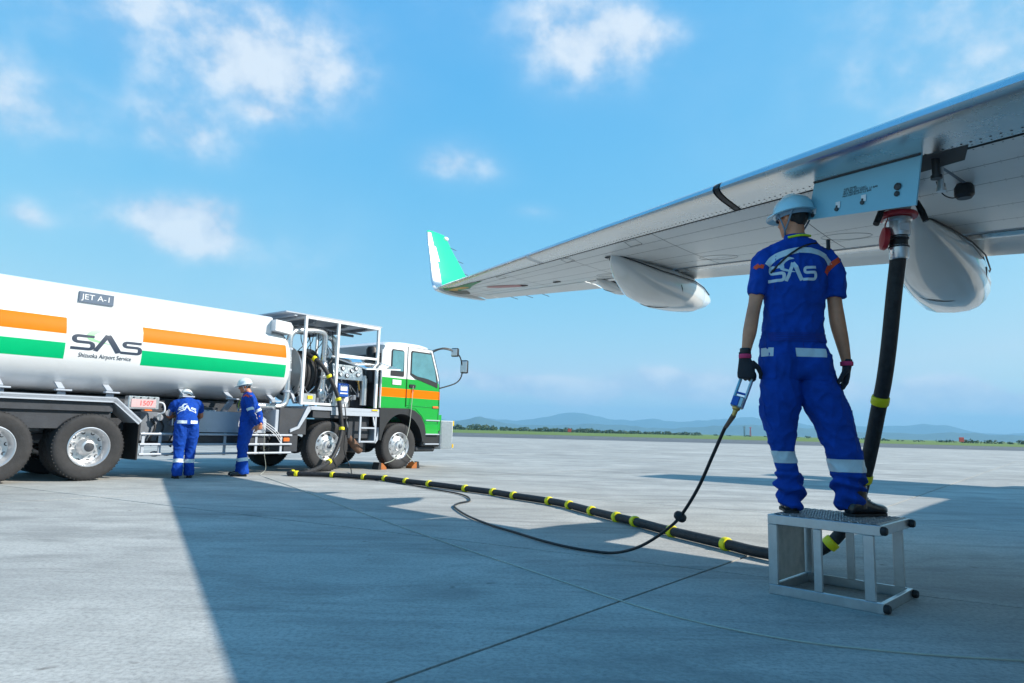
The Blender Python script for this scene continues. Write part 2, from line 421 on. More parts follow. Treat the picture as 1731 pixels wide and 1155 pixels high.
def logo_strips():
    """three-letter emblem in a unit box (0..3.0 wide, 0..1 tall): list of (kind, [(L,R)...])"""
    S = round_path([(0.92, 0.98), (0.12, 0.98), (0.12, 0.55), (0.88, 0.55), (0.88, 0.09), (0.0, 0.09)], 0.2)
    A1 = [(1.0, 0.0), (1.47, 1.2)]
    A2 = [(1.47, 1.2), (1.98, 0.0)]
    S2 = round_path([(2.95, 0.83), (2.2, 0.83), (2.2, 0.50), (2.9, 0.50), (2.9, 0.06), (2.05, 0.06)], 0.17)
    out = []
    for s_, w in ((S, .19), (A1, .2), (A2, .27), (S2, .18)):
        out.append(('letter', stroke2d(subdivide2d(s_, .08), w)))
    sw = []
    for k in range(27):
        t = k / 26; a = rad(70 + 175 * t)
        c = Vector((1.36 + 0.62 * math.cos(a), 0.98 + 0.52 * math.sin(a)))
        if t > .75: c += Vector((1.3, 0.02)) * (t - .75) * 2.2
        w = 0.30 * math.sin(math.pi * min(1, t * 1.02 + .02)) ** 0.8
        sw.append((c, w))
    o = []
    for i, (c, w) in enumerate(sw):
        a = sw[max(i - 1, 0)][0]; b = sw[min(i + 1, 26)][0]; t = (b - a).normalized(); nn = Vector((-t.y, t.x))
        o.append((c + nn * w / 2, c - nn * w / 2))
    out.append(('swoosh', o))
    return out
# ------------------------------------------------------------------ ground
def ground_mat(name, c_lo, c_hi, kind):
    m = bpy.data.materials.new(name); m.use_nodes = True
    nt = m.node_tree; N = nt.nodes; L = nt.links; b = N['Principled BSDF']
    g = N.new('ShaderNodeNewGeometry')
    def noise_(scale, detail=6, rough=0.6, vec=None, dist=0.0):
        n = N.new('ShaderNodeTexNoise'); n.inputs['Scale'].default_value = scale; n.inputs['Detail'].default_value = detail
        n.inputs['Roughness'].default_value = rough; n.inputs['Distortion'].default_value = dist
        L.new(vec or g.outputs['Position'], n.inputs['Vector']); return n.outputs['Fac']
    def rng(v, a, b_, c, d):
        r = N.new('ShaderNodeMapRange'); r.inputs[1].default_value = a; r.inputs[2].default_value = b_
        r.inputs[3].default_value = c; r.inputs[4].default_value = d; L.new(v, r.inputs[0]); return r.outputs[0]
    def mul(a, b_):
        n = N.new('ShaderNodeMath'); n.operation = 'MULTIPLY'; L.new(a, n.inputs[0])
        if isinstance(b_, float): n.inputs[1].default_value = b_
        else: L.new(b_, n.inputs[1])
        return n.outputs[0]
    def mix(f, a, b_):
        n = N.new('ShaderNodeMix'); n.data_type = 'RGBA'; L.new(f, n.inputs[0])
        for i, v in ((6, a), (7, b_)):
            if isinstance(v, tuple): n.inputs[i].default_value = (*v, 1)
            else: L.new(v, n.inputs[i])
        return n.outputs[2]
    def mapped(rz, sc):
        n = N.new('ShaderNodeMapping'); n.inputs['Rotation'].default_value = (0, 0, rz); n.inputs['Scale'].default_value = sc
        L.new(g.outputs['Position'], n.inputs[0]); return n.outputs[0]
    big = noise_(0.35, 2, 0.6); mid = noise_(1.6, 4, 0.68); fine = noise_(38, 3, 0.75)
    col = mix(rng(big, 0.3, 0.7, 0.0, 1.0), c_lo, c_hi)
    if kind == 'concrete':
        broom = noise_(1.0, 4, 0.7, mapped(rad(28), (1.2, 75.0, 1.0)))
        broom2 = noise_(1.0, 3, 0.6, mapped(rad(-51), (0.5, 9.0, 1.0)))
        smear = noise_(0.9, 5, 0.72, mapped(rad(30), (0.5, 1.5, 1)), 0.6)
        col = mix(rng(mid, 0.40, 0.68, 0.0, 0.50), col, tuple(c * 0.66 for c in c_lo))
        col = mix(rng(smear, 0.46, 0.64, 0.0, 0.72), col, tuple(c * 0.58 for c in c_lo))
        col = mix(rng(broom, 0.40, 0.66, 0.0, 0.24), col, tuple(c * 0.55 for c in c_lo))
        col = mix(rng(broom2, 0.45, 0.70, 0.0, 0.14), col, tuple(min(1, c * 1.25) for c in c_hi))
        col = mix(rng(fine, 0.42, 0.66, 0.0, 0.55), col, tuple(c * 0.5 for c in c_lo))
        tyre_ = noise_(1.0, 3, 0.6, mapped(rad(-52), (0.06, 1.6, 1)))
        col = mix(rng(tyre_, 0.60, 0.72, 0.0, 0.38), col, (0.16, 0.16, 0.155))
        spots = noise_(7.0, 2, 0.5)
        col = mix(rng(spots, 0.70, 0.78, 0.0, 0.55), col, (0.11, 0.10, 0.09))
        pit = noise_(150, 3, 0.7)
        hh = N.new('ShaderNodeMath'); hh.operation = 'ADD'; L.new(mul(broom, 0.7), hh.inputs[0]); L.new(mul(pit, 0.5), hh.inputs[1])
        bp = N.new('ShaderNodeBump'); bp.inputs['Strength'].default_value = 0.55; bp.inputs['Distance'].default_value = 0.004
        L.new(hh.outputs[0], bp.inputs['Height']); L.new(bp.outputs[0], b.inputs['Normal'])
        b.inputs['Roughness'].default_value = 0.82
    elif kind == 'asphalt':
        col = mix(rng(mid, 0.4, 0.7, 0, 0.3), col, tuple(c * 0.7 for c in c_lo)); b.inputs['Roughness'].default_value = 0.85
    else:
        st = noise_(0.05, 6, 0.7); col = mix(rng(st, 0.4, 0.65, 0, 0.8), col, (0.10, 0.16, 0.03)); b.inputs['Roughness'].default_value = 0.95
    b.inputs['Specular IOR Level'].default_value = 0.25
    if kind == 'concrete':                       # each slab was poured on its own day
        oi = N.new('ShaderNodeObjectInfo'); hv = N.new('ShaderNodeHueSaturation')
        L.new(rng(oi.outputs['Random'], 0.0, 1.0, 0.90, 1.07), hv.inputs['Value']); L.new(col, hv.inputs['Color']); col = hv.outputs[0]
    L.new(col, b.inputs['Base Color']); MATS[name] = m
ground_mat('concrete', (0.39, 0.392, 0.375), (0.54, 0.535, 0.50), 'concrete')
ground_mat('asphalt', (0.10, 0.115, 0.125), (0.14, 0.15, 0.16), 'asphalt')
ground_mat('grass', (0.11, 0.175, 0.035), (0.16, 0.23, 0.055), 'grass')
mat('joint_seal', (0.03, 0.03, 0.032), 0.8, vary=0.3)

# the apron: one bed sheet, concrete slabs laid on it near by, plain concrete beyond
e1 = Vector((math.cos(rad(51)), math.sin(rad(51)), 0)); e2 = Vector((math.cos(rad(-29)), math.sin(rad(-29)), 0))
JO = Vector((2.10, 4.87, 0)); JO = Vector((1.842, 5.567, 0)) + e1 * -0.62
SA, SB = 4.3, 7.5           # slab length along e1 and e2
NA0, NA1, NB0, NB1 = -3, 9, -4, 5
b = MB()
b.quad((-120, -120, -0.10), (120, -120, -0.10), (120, 77, -0.10), (-120, 77, -0.10))
bed = b.done('apron', 'joint_seal', smooth=0); tag(bed, 'concrete apron under the fuel truck and the wing', None, kind='structure')
b = MB(); gap = 0.011; t = 0.0015
def pt(u, v, z): p = e1 * u + e2 * v; return b.bm.verts.new((p.x, p.y, z))
lo = [pt(gap, gap, -0.09), pt(SA - gap, gap, -0.09), pt(SA - gap, SB - gap, -0.09), pt(gap, SB - gap, -0.09)]
md = [pt(gap, gap, -t), pt(SA - gap, gap, -t), pt(SA - gap, SB - gap, -t), pt(gap, SB - gap, -t)]
hi = [pt(gap + t, gap + t, 0), pt(SA - gap - t, gap + t, 0), pt(SA - gap - t, SB - gap - t, 0), pt(gap + t, SB - gap - t, 0)]
b.loft([lo, md, hi])
bmesh.ops.recalc_face_normals(b.bm, faces=b.bm.faces[:])
slab_me = bpy.data.meshes.new('concrete_slab'); b.bm.to_mesh(slab_me); b.bm.free(); slab_me.materials.append(MATS['concrete'])
for i in range(NA0, NA1):
    for j in range(NB0, NB1):
        o = bpy.data.objects.new('concrete_slab', slab_me); COL.objects.link(o); o.parent = bed
        o.location = JO + e1 * (i * SA) + e2 * (j * SB)
        o.location.z = random.uniform(-0.0012, 0.0)
# plain concrete round the slab field (a ring with the slab parallelogram as its hole)
c00 = JO + e1 * (NA0 * SA) + e2 * (NB0 * SB); c10 = JO + e1 * (NA1 * SA) + e2 * (NB0 * SB)
c11 = JO + e1 * (NA1 * SA) + e2 * (NB1 * SB); c01 = JO + e1 * (NA0 * SA) + e2 * (NB1 * SB)
b = MB()
inn = [b.bm.verts.new((p.x, p.y, 0)) for p in (c00, c10, c11, c01)]
outp = [b.bm.verts.new(p) for p in ((-2500, -900, 0), (-2500, 78, 0), (2500, 78, 0), (2500, -900, 0))]
for k in range(4): b.face((inn[k], inn[(k + 1) % 4], outp[(k + 1) % 4], outp[k]))
o = b.done('concrete_field', 'concrete', parent=bed, smooth=0)
b = MB()
b.quad((-4000, 78, -0.012), (4000, 78, -0.012), (4000, 147, -0.012), (-4000, 147, -0.012))
tag(b.done('taxiway', 'asphalt', smooth=0), 'dark asphalt taxiway before the grass', None, kind='structure')
b = MB()
for y0, y1 in ((62.0, 62.35), (112, 112.5)):
    b.quad((-900, y0, 0.004), (900, y0, 0.004), (900, y1, 0.004), (-900, y1, 0.004))
mat('road_white', (0.62, 0.64, 0.63), 0.7, vary=0.2, vscale=0.5)
o = b.done('painted_line', 'road_white', smooth=0, parent=bed)
b = MB(); nx, ny = 60, 10
P = [[(-9000 + 18000 * i / nx, 147 + (9600 - 147) * (j / ny) ** 2, -0.02 + (0.0 if j == 0 else 0.25 * noise.noise((i * .7, j * .9, 0)))) for j in range(ny + 1)] for i in range(nx + 1)]
b.grid(P); tag(b.done('grass_field', 'grass', smooth=180), 'mown green grass strip beyond the taxiway', None, kind='structure')

# ------------------------------------------------------------------ far hills
PROFILE = [(-0.95, 20), (-0.8, 26), (-0.65, 20), (-0.5, 24), (-0.35, 18), (-0.22, 26), (-0.14, 22), (-0.091, 12), (-0.065, 15), (-0.048, 20), (-0.022, 15), (0.013, 17), (0.03, 20), (0.056, 23), (0.082, 29),
           (0.103, 33), (0.125, 28), (0.150, 19), (0.176, 21), (0.2, 25), (0.225, 21), (0.258, 19), (0.29, 23), (0.322, 27),
           (0.344, 28), (0.366, 25), (0.41, 18), (0.447, 23), (0.487, 17), (0.538, 20), (0.562, 22), (0.594, 13), (0.64, 12), (0.75, 18), (0.9, 24), (1.0, 20)]
PR = np.array(PROFILE)
def hill_range(name, label, dist, depth, k, seed, extra):
    b = MB(); na, nd = 260, 14; P = []
    for i in range(na + 1):
        a = -0.95 + 1.95 * i / na
        hp = float(np.interp(a, PR[:, 0], PR[:, 1])) if extra is None else extra(a)
        row = []
        for j in range(nd + 1):
            t = j / nd; D = dist + depth * (t - 0.5)
            ridge = math.exp(-((t - 0.5) / 0.24) ** 2)
            h = hp / 1154.0 * dist * k
            n1 = noise.fractal((a * 26 + seed, t * 3.0, seed), 1.0, 2.1, 5)
            n2 = noise.fractal((a * 90 + seed, t * 9.0, seed * 2), 1.0, 2.0, 4)
            z = h * ridge * (1 + 0.20 * n1) + dist * 0.0011 * n2 * ridge
            row.append((math.sin(a) * D, math.cos(a) * D, max(z, -2) - 3 * (1 - ridge)))
        P.append(row)
    b.grid(P)
    return tag(b.done(name, 'hill_forest', smooth=180), label, None, kind='structure')
hill_range('far_hills', 'pale blue mountains along the horizon', 8600, 1500, 1.0, 3.1, None)
hill_range('near_hills', 'lower forested hills before the mountains', 5200, 1100, 1.0, 8.7,
           lambda a: 6 + 7 * (0.5 + 0.5 * noise.noise((a * 11, 2.2, 0))) + 9 * math.exp(-((a + 0.045) / 0.028) ** 2) + 10 * math.exp(-((a + 0.3) / 0.1) ** 2) + 7 * math.exp(-((a - 0.34) / 0.06) ** 2))

# treeline at the far edge of the grass: one mass of leaf clumps
rs = np.random.RandomState(5)
def leaf_cloud(crowns, per, size):
    V = []; Fc = []
    for (x, y, z0, w, h) in crowns:
        n = int(per * w * h)
        for _ in range(n):
            u = rs.normal(size=3); u /= np.linalg.norm(u); rr = rs.uniform(0.55, 1.0) ** 0.5
            lump = 1 + 0.22 * noise.noise((u[0] * 2.3 + x, u[1] * 2.3, u[2] * 2.3 + y))
            p = np.array([x, y, z0 + h * 0.5]) + u * rr * lump * np.array([w * .5, w * .5, h * .55])
            if p[2] < z0: p[2] = z0 + rs.uniform(0, .4)
            a = rs.normal(size=3); a /= np.linalg.norm(a); c = np.cross(a, u); c /= (np.linalg.norm(c) + 1e-6)
            s = size * rs.uniform(.6, 1.5); k = len(V)
            V += [tuple(p + a * s), tuple(p - a * s * .6 + c * s), tuple(p - a * s * .6 - c * s)]; Fc.append((k, k + 1, k + 2))
    me = bpy.data.meshes.new('leaf_clumps'); me.from_pydata(V, [], Fc); return me
crowns = []
def row(a0, a1, dist, h, dens):
    a = a0
    while a < a1:
        d = dist + rs.uniform(-18, 18); w = rs.uniform(2.5, 6.5); hh = h * rs.uniform(.45, 1.2)
        crowns.append((math.sin(a) * d, math.cos(a) * d, -0.2, w, hh)); a += w / d * rs.uniform(.45, 1.0) / dens
row(-0.088, -0.018, 430, 3.2, 2.2); row(-0.012, 0.17, 460, 2.8, 2.0); row(0.17, 0.27, 520, 2.3, 1.8); row(0.27, 0.5, 620, 1.6, .35)
row(-0.75, -0.1, 470, 3.0, .8); row(0.57, 0.66, 420, 2.4, .8); row(0.50, 0.57, 430, 1.5, .35)
tl_me = leaf_cloud(crowns, 7, 0.42)
tag(mesh_obj('treeline', tl_me, 'leaf', smooth=0), 'dark far treeline along the edge of the grass', 'trees', kind='stuff')
# beacon masts beyond the grass
def mast(a, d, h, m, label, lattice):
    root = empty('mast', (math.sin(a) * d, math.cos(a) * d, 0)); b = MB()
    if lattice:
        for sx in (-1, 1):
            for sy in (-1, 1): b.bar((sx * .5, sy * .5, 0), (sx * .25, sy * .25, h), .16)
        for k in range(6):
            z = h * k / 6; w = .5 - .25 * k / 6
            b.bar((-w, -w, z), (w, -w, z + h / 6), .1); b.bar((w, -w, z), (-w, -w, z + h / 6), .1)
            b.bar((-w, w, z), (w, w, z + h / 6), .1)
    else:
        b.box((0, 0, h * .5), (1.1, 1.1, h)); 
    b.done('tower_body', m, root, smooth=0)
    b = MB(); b.box((0, 0, h + .25), (2.0, 1.6, .5), bev=.1); b.bar((0, 0, h + .5), (0, 0, h + 1.9), .12); b.done('antenna_head', m, root, smooth=0)
    tag(root, label, 'mast')
mast(0.3288, 640, 8.2, 'mast_gray', 'grey block tower standing on the far grass', False)
mast(0.3365, 640, 7.4, 'mast_red', 'red lattice mast beside the grey tower far off', True)
def marker(a, d, w, h, label):
    root = empty('marker_board', (math.sin(a) * d, math.cos(a) * d, -0.02)); b = MB()
    b.box((0, 0, h * .62), (w, .25, h * .75), bev=.05); b.done('board', 'mast_red', root, smooth=0)
    for sx in (-1, 1):
        b = MB(); b.box((sx * w * .3, 0, h * .12), (.12, .12, h * .26)); b.done('leg', 'mast_gray', root, smooth=0)
    tag(root, label, 'sign')
marker(0.0865, 300, 1.5, 1.9, 'red marker board on the grass left of the handle')
marker(0.581, 330, 2.0, 2.4, 'red marker board on the grass at far right')

# ------------------------------------------------------------------ haze
b = MB(); b.box((0, 4650, 173.5), (20000, 11300, 350))
hz = b.done('haze', [], smooth=0); tag(hz, 'pale blue summer haze over the airfield', None, kind='stuff')
hm = bpy.data.materials.new('haze_air'); hm.use_nodes = True; nt = hm.node_tree
nt.nodes.remove(nt.nodes['Principled BSDF'])
pv = nt.nodes.new('ShaderNodeVolumePrincipled'); pv.inputs['Color'].default_value = (0.33, 0.69, 1.0, 1); pv.inputs['Density'].default_value = 1.9e-4
pv.inputs['Anisotropy'].default_value = 0.0
nt.links.new(pv.outputs[0], nt.nodes['Material Output'].inputs['Volume'])
hz.data.materials.append(hm)
# ------------------------------------------------------------------ fuel truck (x forward, y across to the far side, z up)
TR = empty('fuel_truck', (-2.52, 15.976, 0), rad(51.41))
tag(TR, 'white tanker truck with green cab, orange and green stripes, pumping fuel', 'truck')
WID = 2.44
mat('rust', (0.16, 0.09, 0.06), 0.7, vary=0.3, vscale=14)
def rim_front():
    b = MB()
    b.lathe((0, 0, 0), (0, 1, 0), [(0.30, 0.035), (0.312, 0.02), (0.300, 0.012), (0.285, 0.03), (0.275, 0.075), (0.245, 0.085), (0.20, 0.045), (0.125, 0.03), (0.12, 0.005), (0.105, -0.02), (0.05, -0.028), (0.001, -0.028)], 36, cap0=False)
    return b
def rim_rear():
    b = MB()
    b.lathe((0, 0, 0), (0, 1, 0), [(0.30, 0.03), (0.312, 0.012), (0.300, 0.004), (0.283, 0.02), (0.27, 0.10), (0.245, 0.16), (0.20, 0.175), (0.135, 0.175), (0.13, 0.13), (0.105, 0.10), (0.10, 0.03), (0.07, 0.015), (0.001, 0.012)], 36, cap0=False)
    return b
def tyre_bm(y0=0.0):
    b = MB()
    pr = [(0.298, .03), (0.33, .012), (0.40, .004), (0.455, .0), (0.492, .010), (0.512, .028), (0.521, .05)]
    for g in (.09, .14, .19): pr += [(0.525, g - .018), (0.525, g - .007), (0.512, g - .005), (0.512, g + .005), (0.525, g + .007), (0.525, g + .018)]
    pr += [(0.521, .235), (0.512, .255), (0.492, .272), (0.455, .282), (0.40, .278), (0.33, .268), (0.298, .25)]
    b.lathe((0, y0, 0), (0, 1, 0), pr, 56, closed=True)
    for k in range(56):                                   # shoulder lugs
        a = 2 * math.pi * k / 56
        for yy in (.040, .242):
            b.box((math.cos(a) * .514, y0 + yy, math.sin(a) * .514), (.022, .03, .016), Matrix.Rotation(-a, 3, 'Y'))
    return b
def make_wheel(kind):
    w = (rim_front() if kind == 'front' else rim_rear()).done('wheel', 'rim_silver', TR, smooth=40)
    tyre_bm().done('tyre', 'tyre', w, smooth=40)
    if kind == 'rear': tyre_bm(0.33).done('tyre', 'tyre', w, smooth=40)
    hz_ = 0.046 if kind == 'front' else 0.176
    b = MB()
    for k in range(10):
        a = 2 * math.pi * k / 10
        b.cyl((math.cos(a) * .165, hz_ + .01, math.sin(a) * .165), (math.cos(a) * .165, hz_ - .035, math.sin(a) * .165), .016, .013, seg=6)
    o = b.done('wheel_nut', 'stainless', w, smooth=0); o['kind'] = 'stuff'
    b = MB()
    for k in range(10):
        a = 2 * math.pi * (k + .5) / 10; yy = .063 if kind == 'front' else .166
        b.lathe((math.cos(a) * .228, yy + .02, math.sin(a) * .228), (0, -1, 0), [(.027, 0), (.030, .022), (.024, .024), (.001, .010)], 12)
    o = b.done('hole_shade_disc', 'chassis_dark', w, smooth=0); o['kind'] = 'stuff'  # dark discs painting the shade inside the rim's openings
    if kind == 'rear':
        b = MB(); b.lathe((0, .02, 0), (0, -1, 0), [(.075, -.01), (.072, .012), (.05, .018), (.001, .02)], 20); b.done('hub_cap', 'chassis_dark', w)
    else:
        b = MB(); b.lathe((0, -.026, 0), (0, -1, 0), [(.055, -.01), (.05, .02), (.03, .03), (.001, .032)], 16); b.done('hub_cap', 'chassis_gray', w)
    return w
wf = make_wheel('front'); wr = make_wheel('rear')
first = True
for x, k in ((0, 'f'), (-1.98, 'f'), (-6.52, 'r'), (-7.80, 'r')):
    for side in (0, 1):
        src = wf if k == 'f' else wr
        if (k == 'f' and x == 0 and side == 0) or (k == 'r' and x == -6.52 and side == 0): w = src
        else: w = copy_tree(src, TR)
        w.location = (x, 0.03 if side == 0 else WID - .03, .525)
        w.rotation_euler = (0, rad(13 * x), 0 if side == 0 else math.pi)
# chassis
for y in (0.80, 1.64):
    b = MB(); b.box((-4.05, y, .93), (10.2, .09, .30), bev=.01); b.done('chassis_rail', 'chassis_dark', TR)
b = MB()
for x in (-9.0, -8.4, -7.2, -5.6, -4.6, -3.4, -2.6, -1.2, .4): b.box((x, 1.22, .93), (.10, .80, .22))
o = b.done('cross_member', 'chassis_dark', TR, smooth=0); o['kind'] = 'stuff'
for x in (0, -1.98, -6.52, -7.80):
    b = MB(); b.cyl((x, .3, .525), (x, 2.14, .525), .085, seg=14); b.sphere((x, 1.22, .525), (.2, .24, .2)); b.done('axle', 'chassis_dark', TR)
for y in (.55, 1.9):
    b = MB(); pts = [(-8.2, y, .78), (-7.15, y, .66), (-6.1, y, .78)]
    for k in range(5):
        b.tube([(p[0] * (1 - .0) + (1 if p[0] > -7.15 else -1) * (-.09 * k) * (p[0] != -7.15), p[1], p[2] - .02 * k + .04) for p in pts], .018, 6)
    o = b.done('leaf_spring', 'chassis_dark', TR); o['kind'] = 'stuff'
# --- tank
TCY, TCZ, THW, THH, TE = 1.22, 2.17, 1.17, 0.80, 2.5
def tank_y(z, out=0.0):
    q = min(1, abs((z - TCZ) / THH)); return TCY - THW * (1 - q ** TE) ** (1 / TE) - out
def tank_ring_pts():
    zs = sorted(set([TCZ - THH * math.cos(a) for a in [math.pi * k / 30 for k in range(31)]] + [1.88, 2.13, 2.27, 2.53]))
    left = [(tank_y(z), z) for z in zs]
    right = [(2 * TCY - tank_y(z), z) for z in reversed(zs[1:-1])]
    return left + right
ring0 = tank_ring_pts()
xs = [(-9.45, .55), (-9.42, .80), (-9.34, .94), (-9.24, .985), (-9.15, 1.0), (-8.2, 1), (-7.0, 1), (-5.86, 1), (-4.6, 1), (-3.25, 1.0), (-3.10, 1.0), (-3.03, .985), (-2.96, .94), (-2.90, .80), (-2.87, .55)]
b = MB(); rings = []
for x, k in xs: rings.append([b.bm.verts.new((x, TCY + (y - TCY) * k, TCZ + (z - TCZ) * k)) for y, z in ring0])
b.loft(rings)
for f in b.bm.faces:
    c = f.calc_center_median()
    on = (-9.15 < c.x < -7.0) or (-5.86 < c.x < -3.10)
    if on and 2.27 < c.z < 2.53: f.material_index = 1
    elif on and 1.88 < c.z < 2.13: f.material_index = 2
tank = b.done('tank', ['tank_white', 'orange_paint', 'stripe_green'], TR, smooth=40)
b = MB(); b.lathe((-3.10, TCY, TCZ), (1, 0, 0), [(.001, .22), (.5, .20), (.9, .12)], 24)   # dished end, inside the rim
b.done('tank_end', 'tank_white', tank)
# top coaming boards with the grade sign
prof = [(.30, 2.70), (.27, 2.76), (.26, 3.06), (.33, 3.09), (.40, 3.05), (.42, 2.74)]
for sgn in (0, 1):
    b = MB(); rr = []
    for x in (-9.2, -6.0, -3.34):
        rr.append([b.bm.verts.new((x, y if sgn == 0 else 2 * TCY - y, z)) for y, z in prof])
    b.loft(rr); cm = b.done('coaming', 'tank_white', tank, smooth=30)
    if sgn == 0:
        b = MB(); b.box((-6.56, .250, 2.915), (.52, .016, .175), bev=.003); sp = b.done('sign_plate', 'sign_gray', tank)
        me = text_mesh('JET A-1', .125, sx=1.12); me.transform(Matrix.Translation((-6.56, .2400, 2.917)) @ Matrix.Rotation(math.pi / 2, 4, 'X'))
        mesh_obj('lettering', me, 'label_white', sp, smooth=0)
b = MB(); b.box((-6.3, TCY, 2.985), (5.8, 1.5, .03)); b.done('catwalk', 'fender_gray', tank, smooth=0)
for x in (-8.3, -6.6, -4.9):
    b = MB(); b.lathe((x, TCY, 2.97), (0, 0, 1), [(.30, 0), (.30, .06), (.27, .09), (.001, .10)], 24); b.done('hatch', 'stainless', tank)
b = MB(); b.prism([(-3.36, 2.80), (-2.98, 2.76), (-2.96, 2.92), (-3.02, 3.0), (-3.36, 3.02)], (0, .50, 0), (1, 0, 0), (0, 0, 1), .40); b.done('vent_housing', 'tank_white', tank, smooth=20)
# emblem and lettering on the tank flank
ox, oz, sx_, sz_ = -6.93, 2.045, .357, .225
for kind, pairs in logo_strips():
    b = MB(); off = .005 if kind == 'letter' else .003
    rows = [[(ox + l.x * sx_, tank_y(oz + l.y * sz_, off), oz + l.y * sz_), (ox + r.x * sx_, tank_y(oz + r.y * sz_, off), oz + r.y * sz_)] for l, r in pairs]
    b.grid(rows); b.done('emblem', 'logo_dark' if kind == 'letter' else 'logo_pale', tank, smooth=0)
me = text_mesh('Shizuoka Airport Service', .098, sx=.80)
for v in me.vertices:
    z = 1.962 + v.co.y; v.co = (-6.41 + v.co.x, tank_y(z, .005 + (v.co.z > 0) * .001), z)
mesh_obj('lettering', me, 'logo_dark', tank, smooth=0)
# slanted tank brackets and skirt beam
for x in (-9.0, -7.75, -6.95, -6.25, -5.0, -4.15, -3.25):
    b = MB(); b.bar((x, .14, 1.36), (x + .02, .52, 1.10), .10, .05); b.box((x, .10, 1.40), (.22, .10, .025), bev=.004)
    b.bar((x, .18, 1.42), (x, .55, 1.62), .09, .03); b.done('tank_bracket', 'fender_gray', TR, smooth=0)
b = MB(); b.box((-6.1, .62, 1.24), (6.4, .14, .16)); b.box((-6.1, 1.82, 1.24), (6.4, .14, .16)); b.box((-6.1, 1.22, 1.33), (6.4, 1.1, .06)); b.done('sub_frame', 'chassis_dark', TR, smooth=0)
# rear mudguard: flat top, slanted front, hanging flap
for y0, w in ((.02, .62), (1.80, .62)):
    pr = [(-9.0, 1.30), (-6.20, 1.305), (-5.80, .95), (-5.80, .91), (-6.23, 1.262), (-9.0, 1.258)]
    b = MB(); b.prism(pr, (0, y0 + w, 0), (1, 0, 0), (0, 0, 1), w)
    b.box((-7.6, y0 + .012, 1.28), (2.8, .024, .085)); b.bar((-6.215, y0 + .012, 1.285), (-5.79, y0 + .012, .925), .024, .085)
    mg = b.done('mudguard', 'fender_gray', TR, smooth=0)
    b = MB(); b.box((-5.80, y0 + .31, .615), (.025, .60, .61), bev=.004); b.done('mud_flap', 'black_rubber', TR)
b = MB(); b.box((-7.16, .12, 1.16), (1.9, .06, .14)); b.box((-7.16, .40, .96), (1.9, .5, .30)); b.done('mudguard_liner', 'chassis_dark', TR, smooth=0)
b = MB(); b.box((-7.16, .66, .74), (.34, .1, .34), bev=.02); b.box((-7.16, .60, .80), (.20, .1, .12), bev=.02); b.done('spring_seat', 'chassis_gray', TR)
# --- control bay between the rear mudguard and the second axle
b = MB(); b.box((-4.35, .95, .88), (2.5, .9, .62), bev=.01); b.done('bay_back', 'chassis_dark', TR)
b = MB(); b.box((-5.30, .55, .86), (.75, .5, .50), bev=.015); b.done('valve_cabinet', 'chassis_gray', TR)
b = MB(); b.prism([(-4.75, .78), (-3.42, .78), (-3.42, 1.04), (-3.60, 1.16), (-4.75, 1.16)], (0, .40, 0), (1, 0, 0), (0, 0, 1), .3); 
for x in (-4.6, -4.1, -3.6): b.cyl((x, .10, .83), (x, .09, .83), .012, seg=8)
b.done('tool_locker', 'fender_gray', TR, smooth=20)
b = MB(); b.box((-4.1, .34, .66), (1.4, .5, .20), bev=.01); b.done('battery_box', 'chassis_dark', TR)
b = MB(); b.box((-4.55, .30, 1.13), (.42, .10, .20), bev=.01); cbx = b.done('cable_tray', 'chassis_dark', TR)
b = MB()
for k in range(16):
    x = -4.74 + .024 * k; s_ = random.uniform(-.05, .05)
    b.tube([(x, .25, 1.18), (x + s_, .20, 1.10), (x + s_ * 1.5, .24, random.uniform(.96, 1.02))], .006, 5)
o = b.done('cable_loop', 'silver_pipe', cbx); o['kind'] = 'stuff'
# meter display
b = MB(); b.box((-5.76, .10, 1.255), (.50, .16, .215), bev=.012); ds = b.done('meter_display', 'stainless', TR)
b = MB(); b.box((-5.77, .016, 1.245), (.40, .014, .135), bev=.003); sc_ = b.done('screen', 'screen_pink', ds)
me = text_mesh('1507', .115, sx=1.0); me.transform(Matrix.Translation((-5.73, .0065, 1.245)) @ Matrix.Rotation(math.pi / 2, 4, 'X')); mesh_obj('digits', me, 'digit_red', sc_ if False else ds, smooth=0)
b = MB(); b.box((-5.68, .05, 1.132), (.12, .06, .022), bev=.004); b.done('label_tag', 'amber', ds)
b = MB()
for dx in (-.16, -.05, .07, .17): b.cyl((-5.77 + dx, .018, 1.34), (-5.77 + dx, .008, 1.34), .013, seg=10)
o = b.done('button', 'chassis_dark', ds); o['kind'] = 'stuff'
b = MB(); b.tube(spline([(-5.5, .12, 1.28), (-5.42, .06, 1.25), (-5.40, .06, 1.12), (-5.47, .14, 1.07)]), .014, 8); b.done('conduit', 'label_white', TR)
# valves, gauges and manifold where the bent worker reaches in
b = MB()
for x, z in ((-5.42, 1.02), (-5.28, 1.10), (-5.20, .94), (-5.08, 1.06)):
    b.cyl((x, .34, z), (x, .16, z), .035, seg=12); b.cyl((x, .16, z), (x, .15, z), .055, seg=14); b.cyl((x, .15, z - .05), (x, .15, z + .07), .010, seg=6)
o = b.done('valve', 'stainless', TR); o['kind'] = 'stuff'
b = MB()
for k, (x, z) in enumerate(((-5.50, .62), (-5.36, .66), (-5.16, .60), (-4.98, .64))):
    b.tube(spline([(x, .30, 1.0), (x + .04, .22, .85), (x - .03, .24, z), (x + .08, .4, z - .08)]), .018, 8)
o = b.done('small_hose', 'black_rubber', TR); o['kind'] = 'stuff'
b = MB(); b.sphere((-5.44, .20, .40), (.08, .06, .05), 12); b.tube(spline([(-5.40, .2, .42), (-5.25, .14, .38), (-5.1, .2, .43), (-5.0, .2, .40)]), .016, 8); b.box((-4.95, .2, .46), (.06, .06, .16), bev=.01)
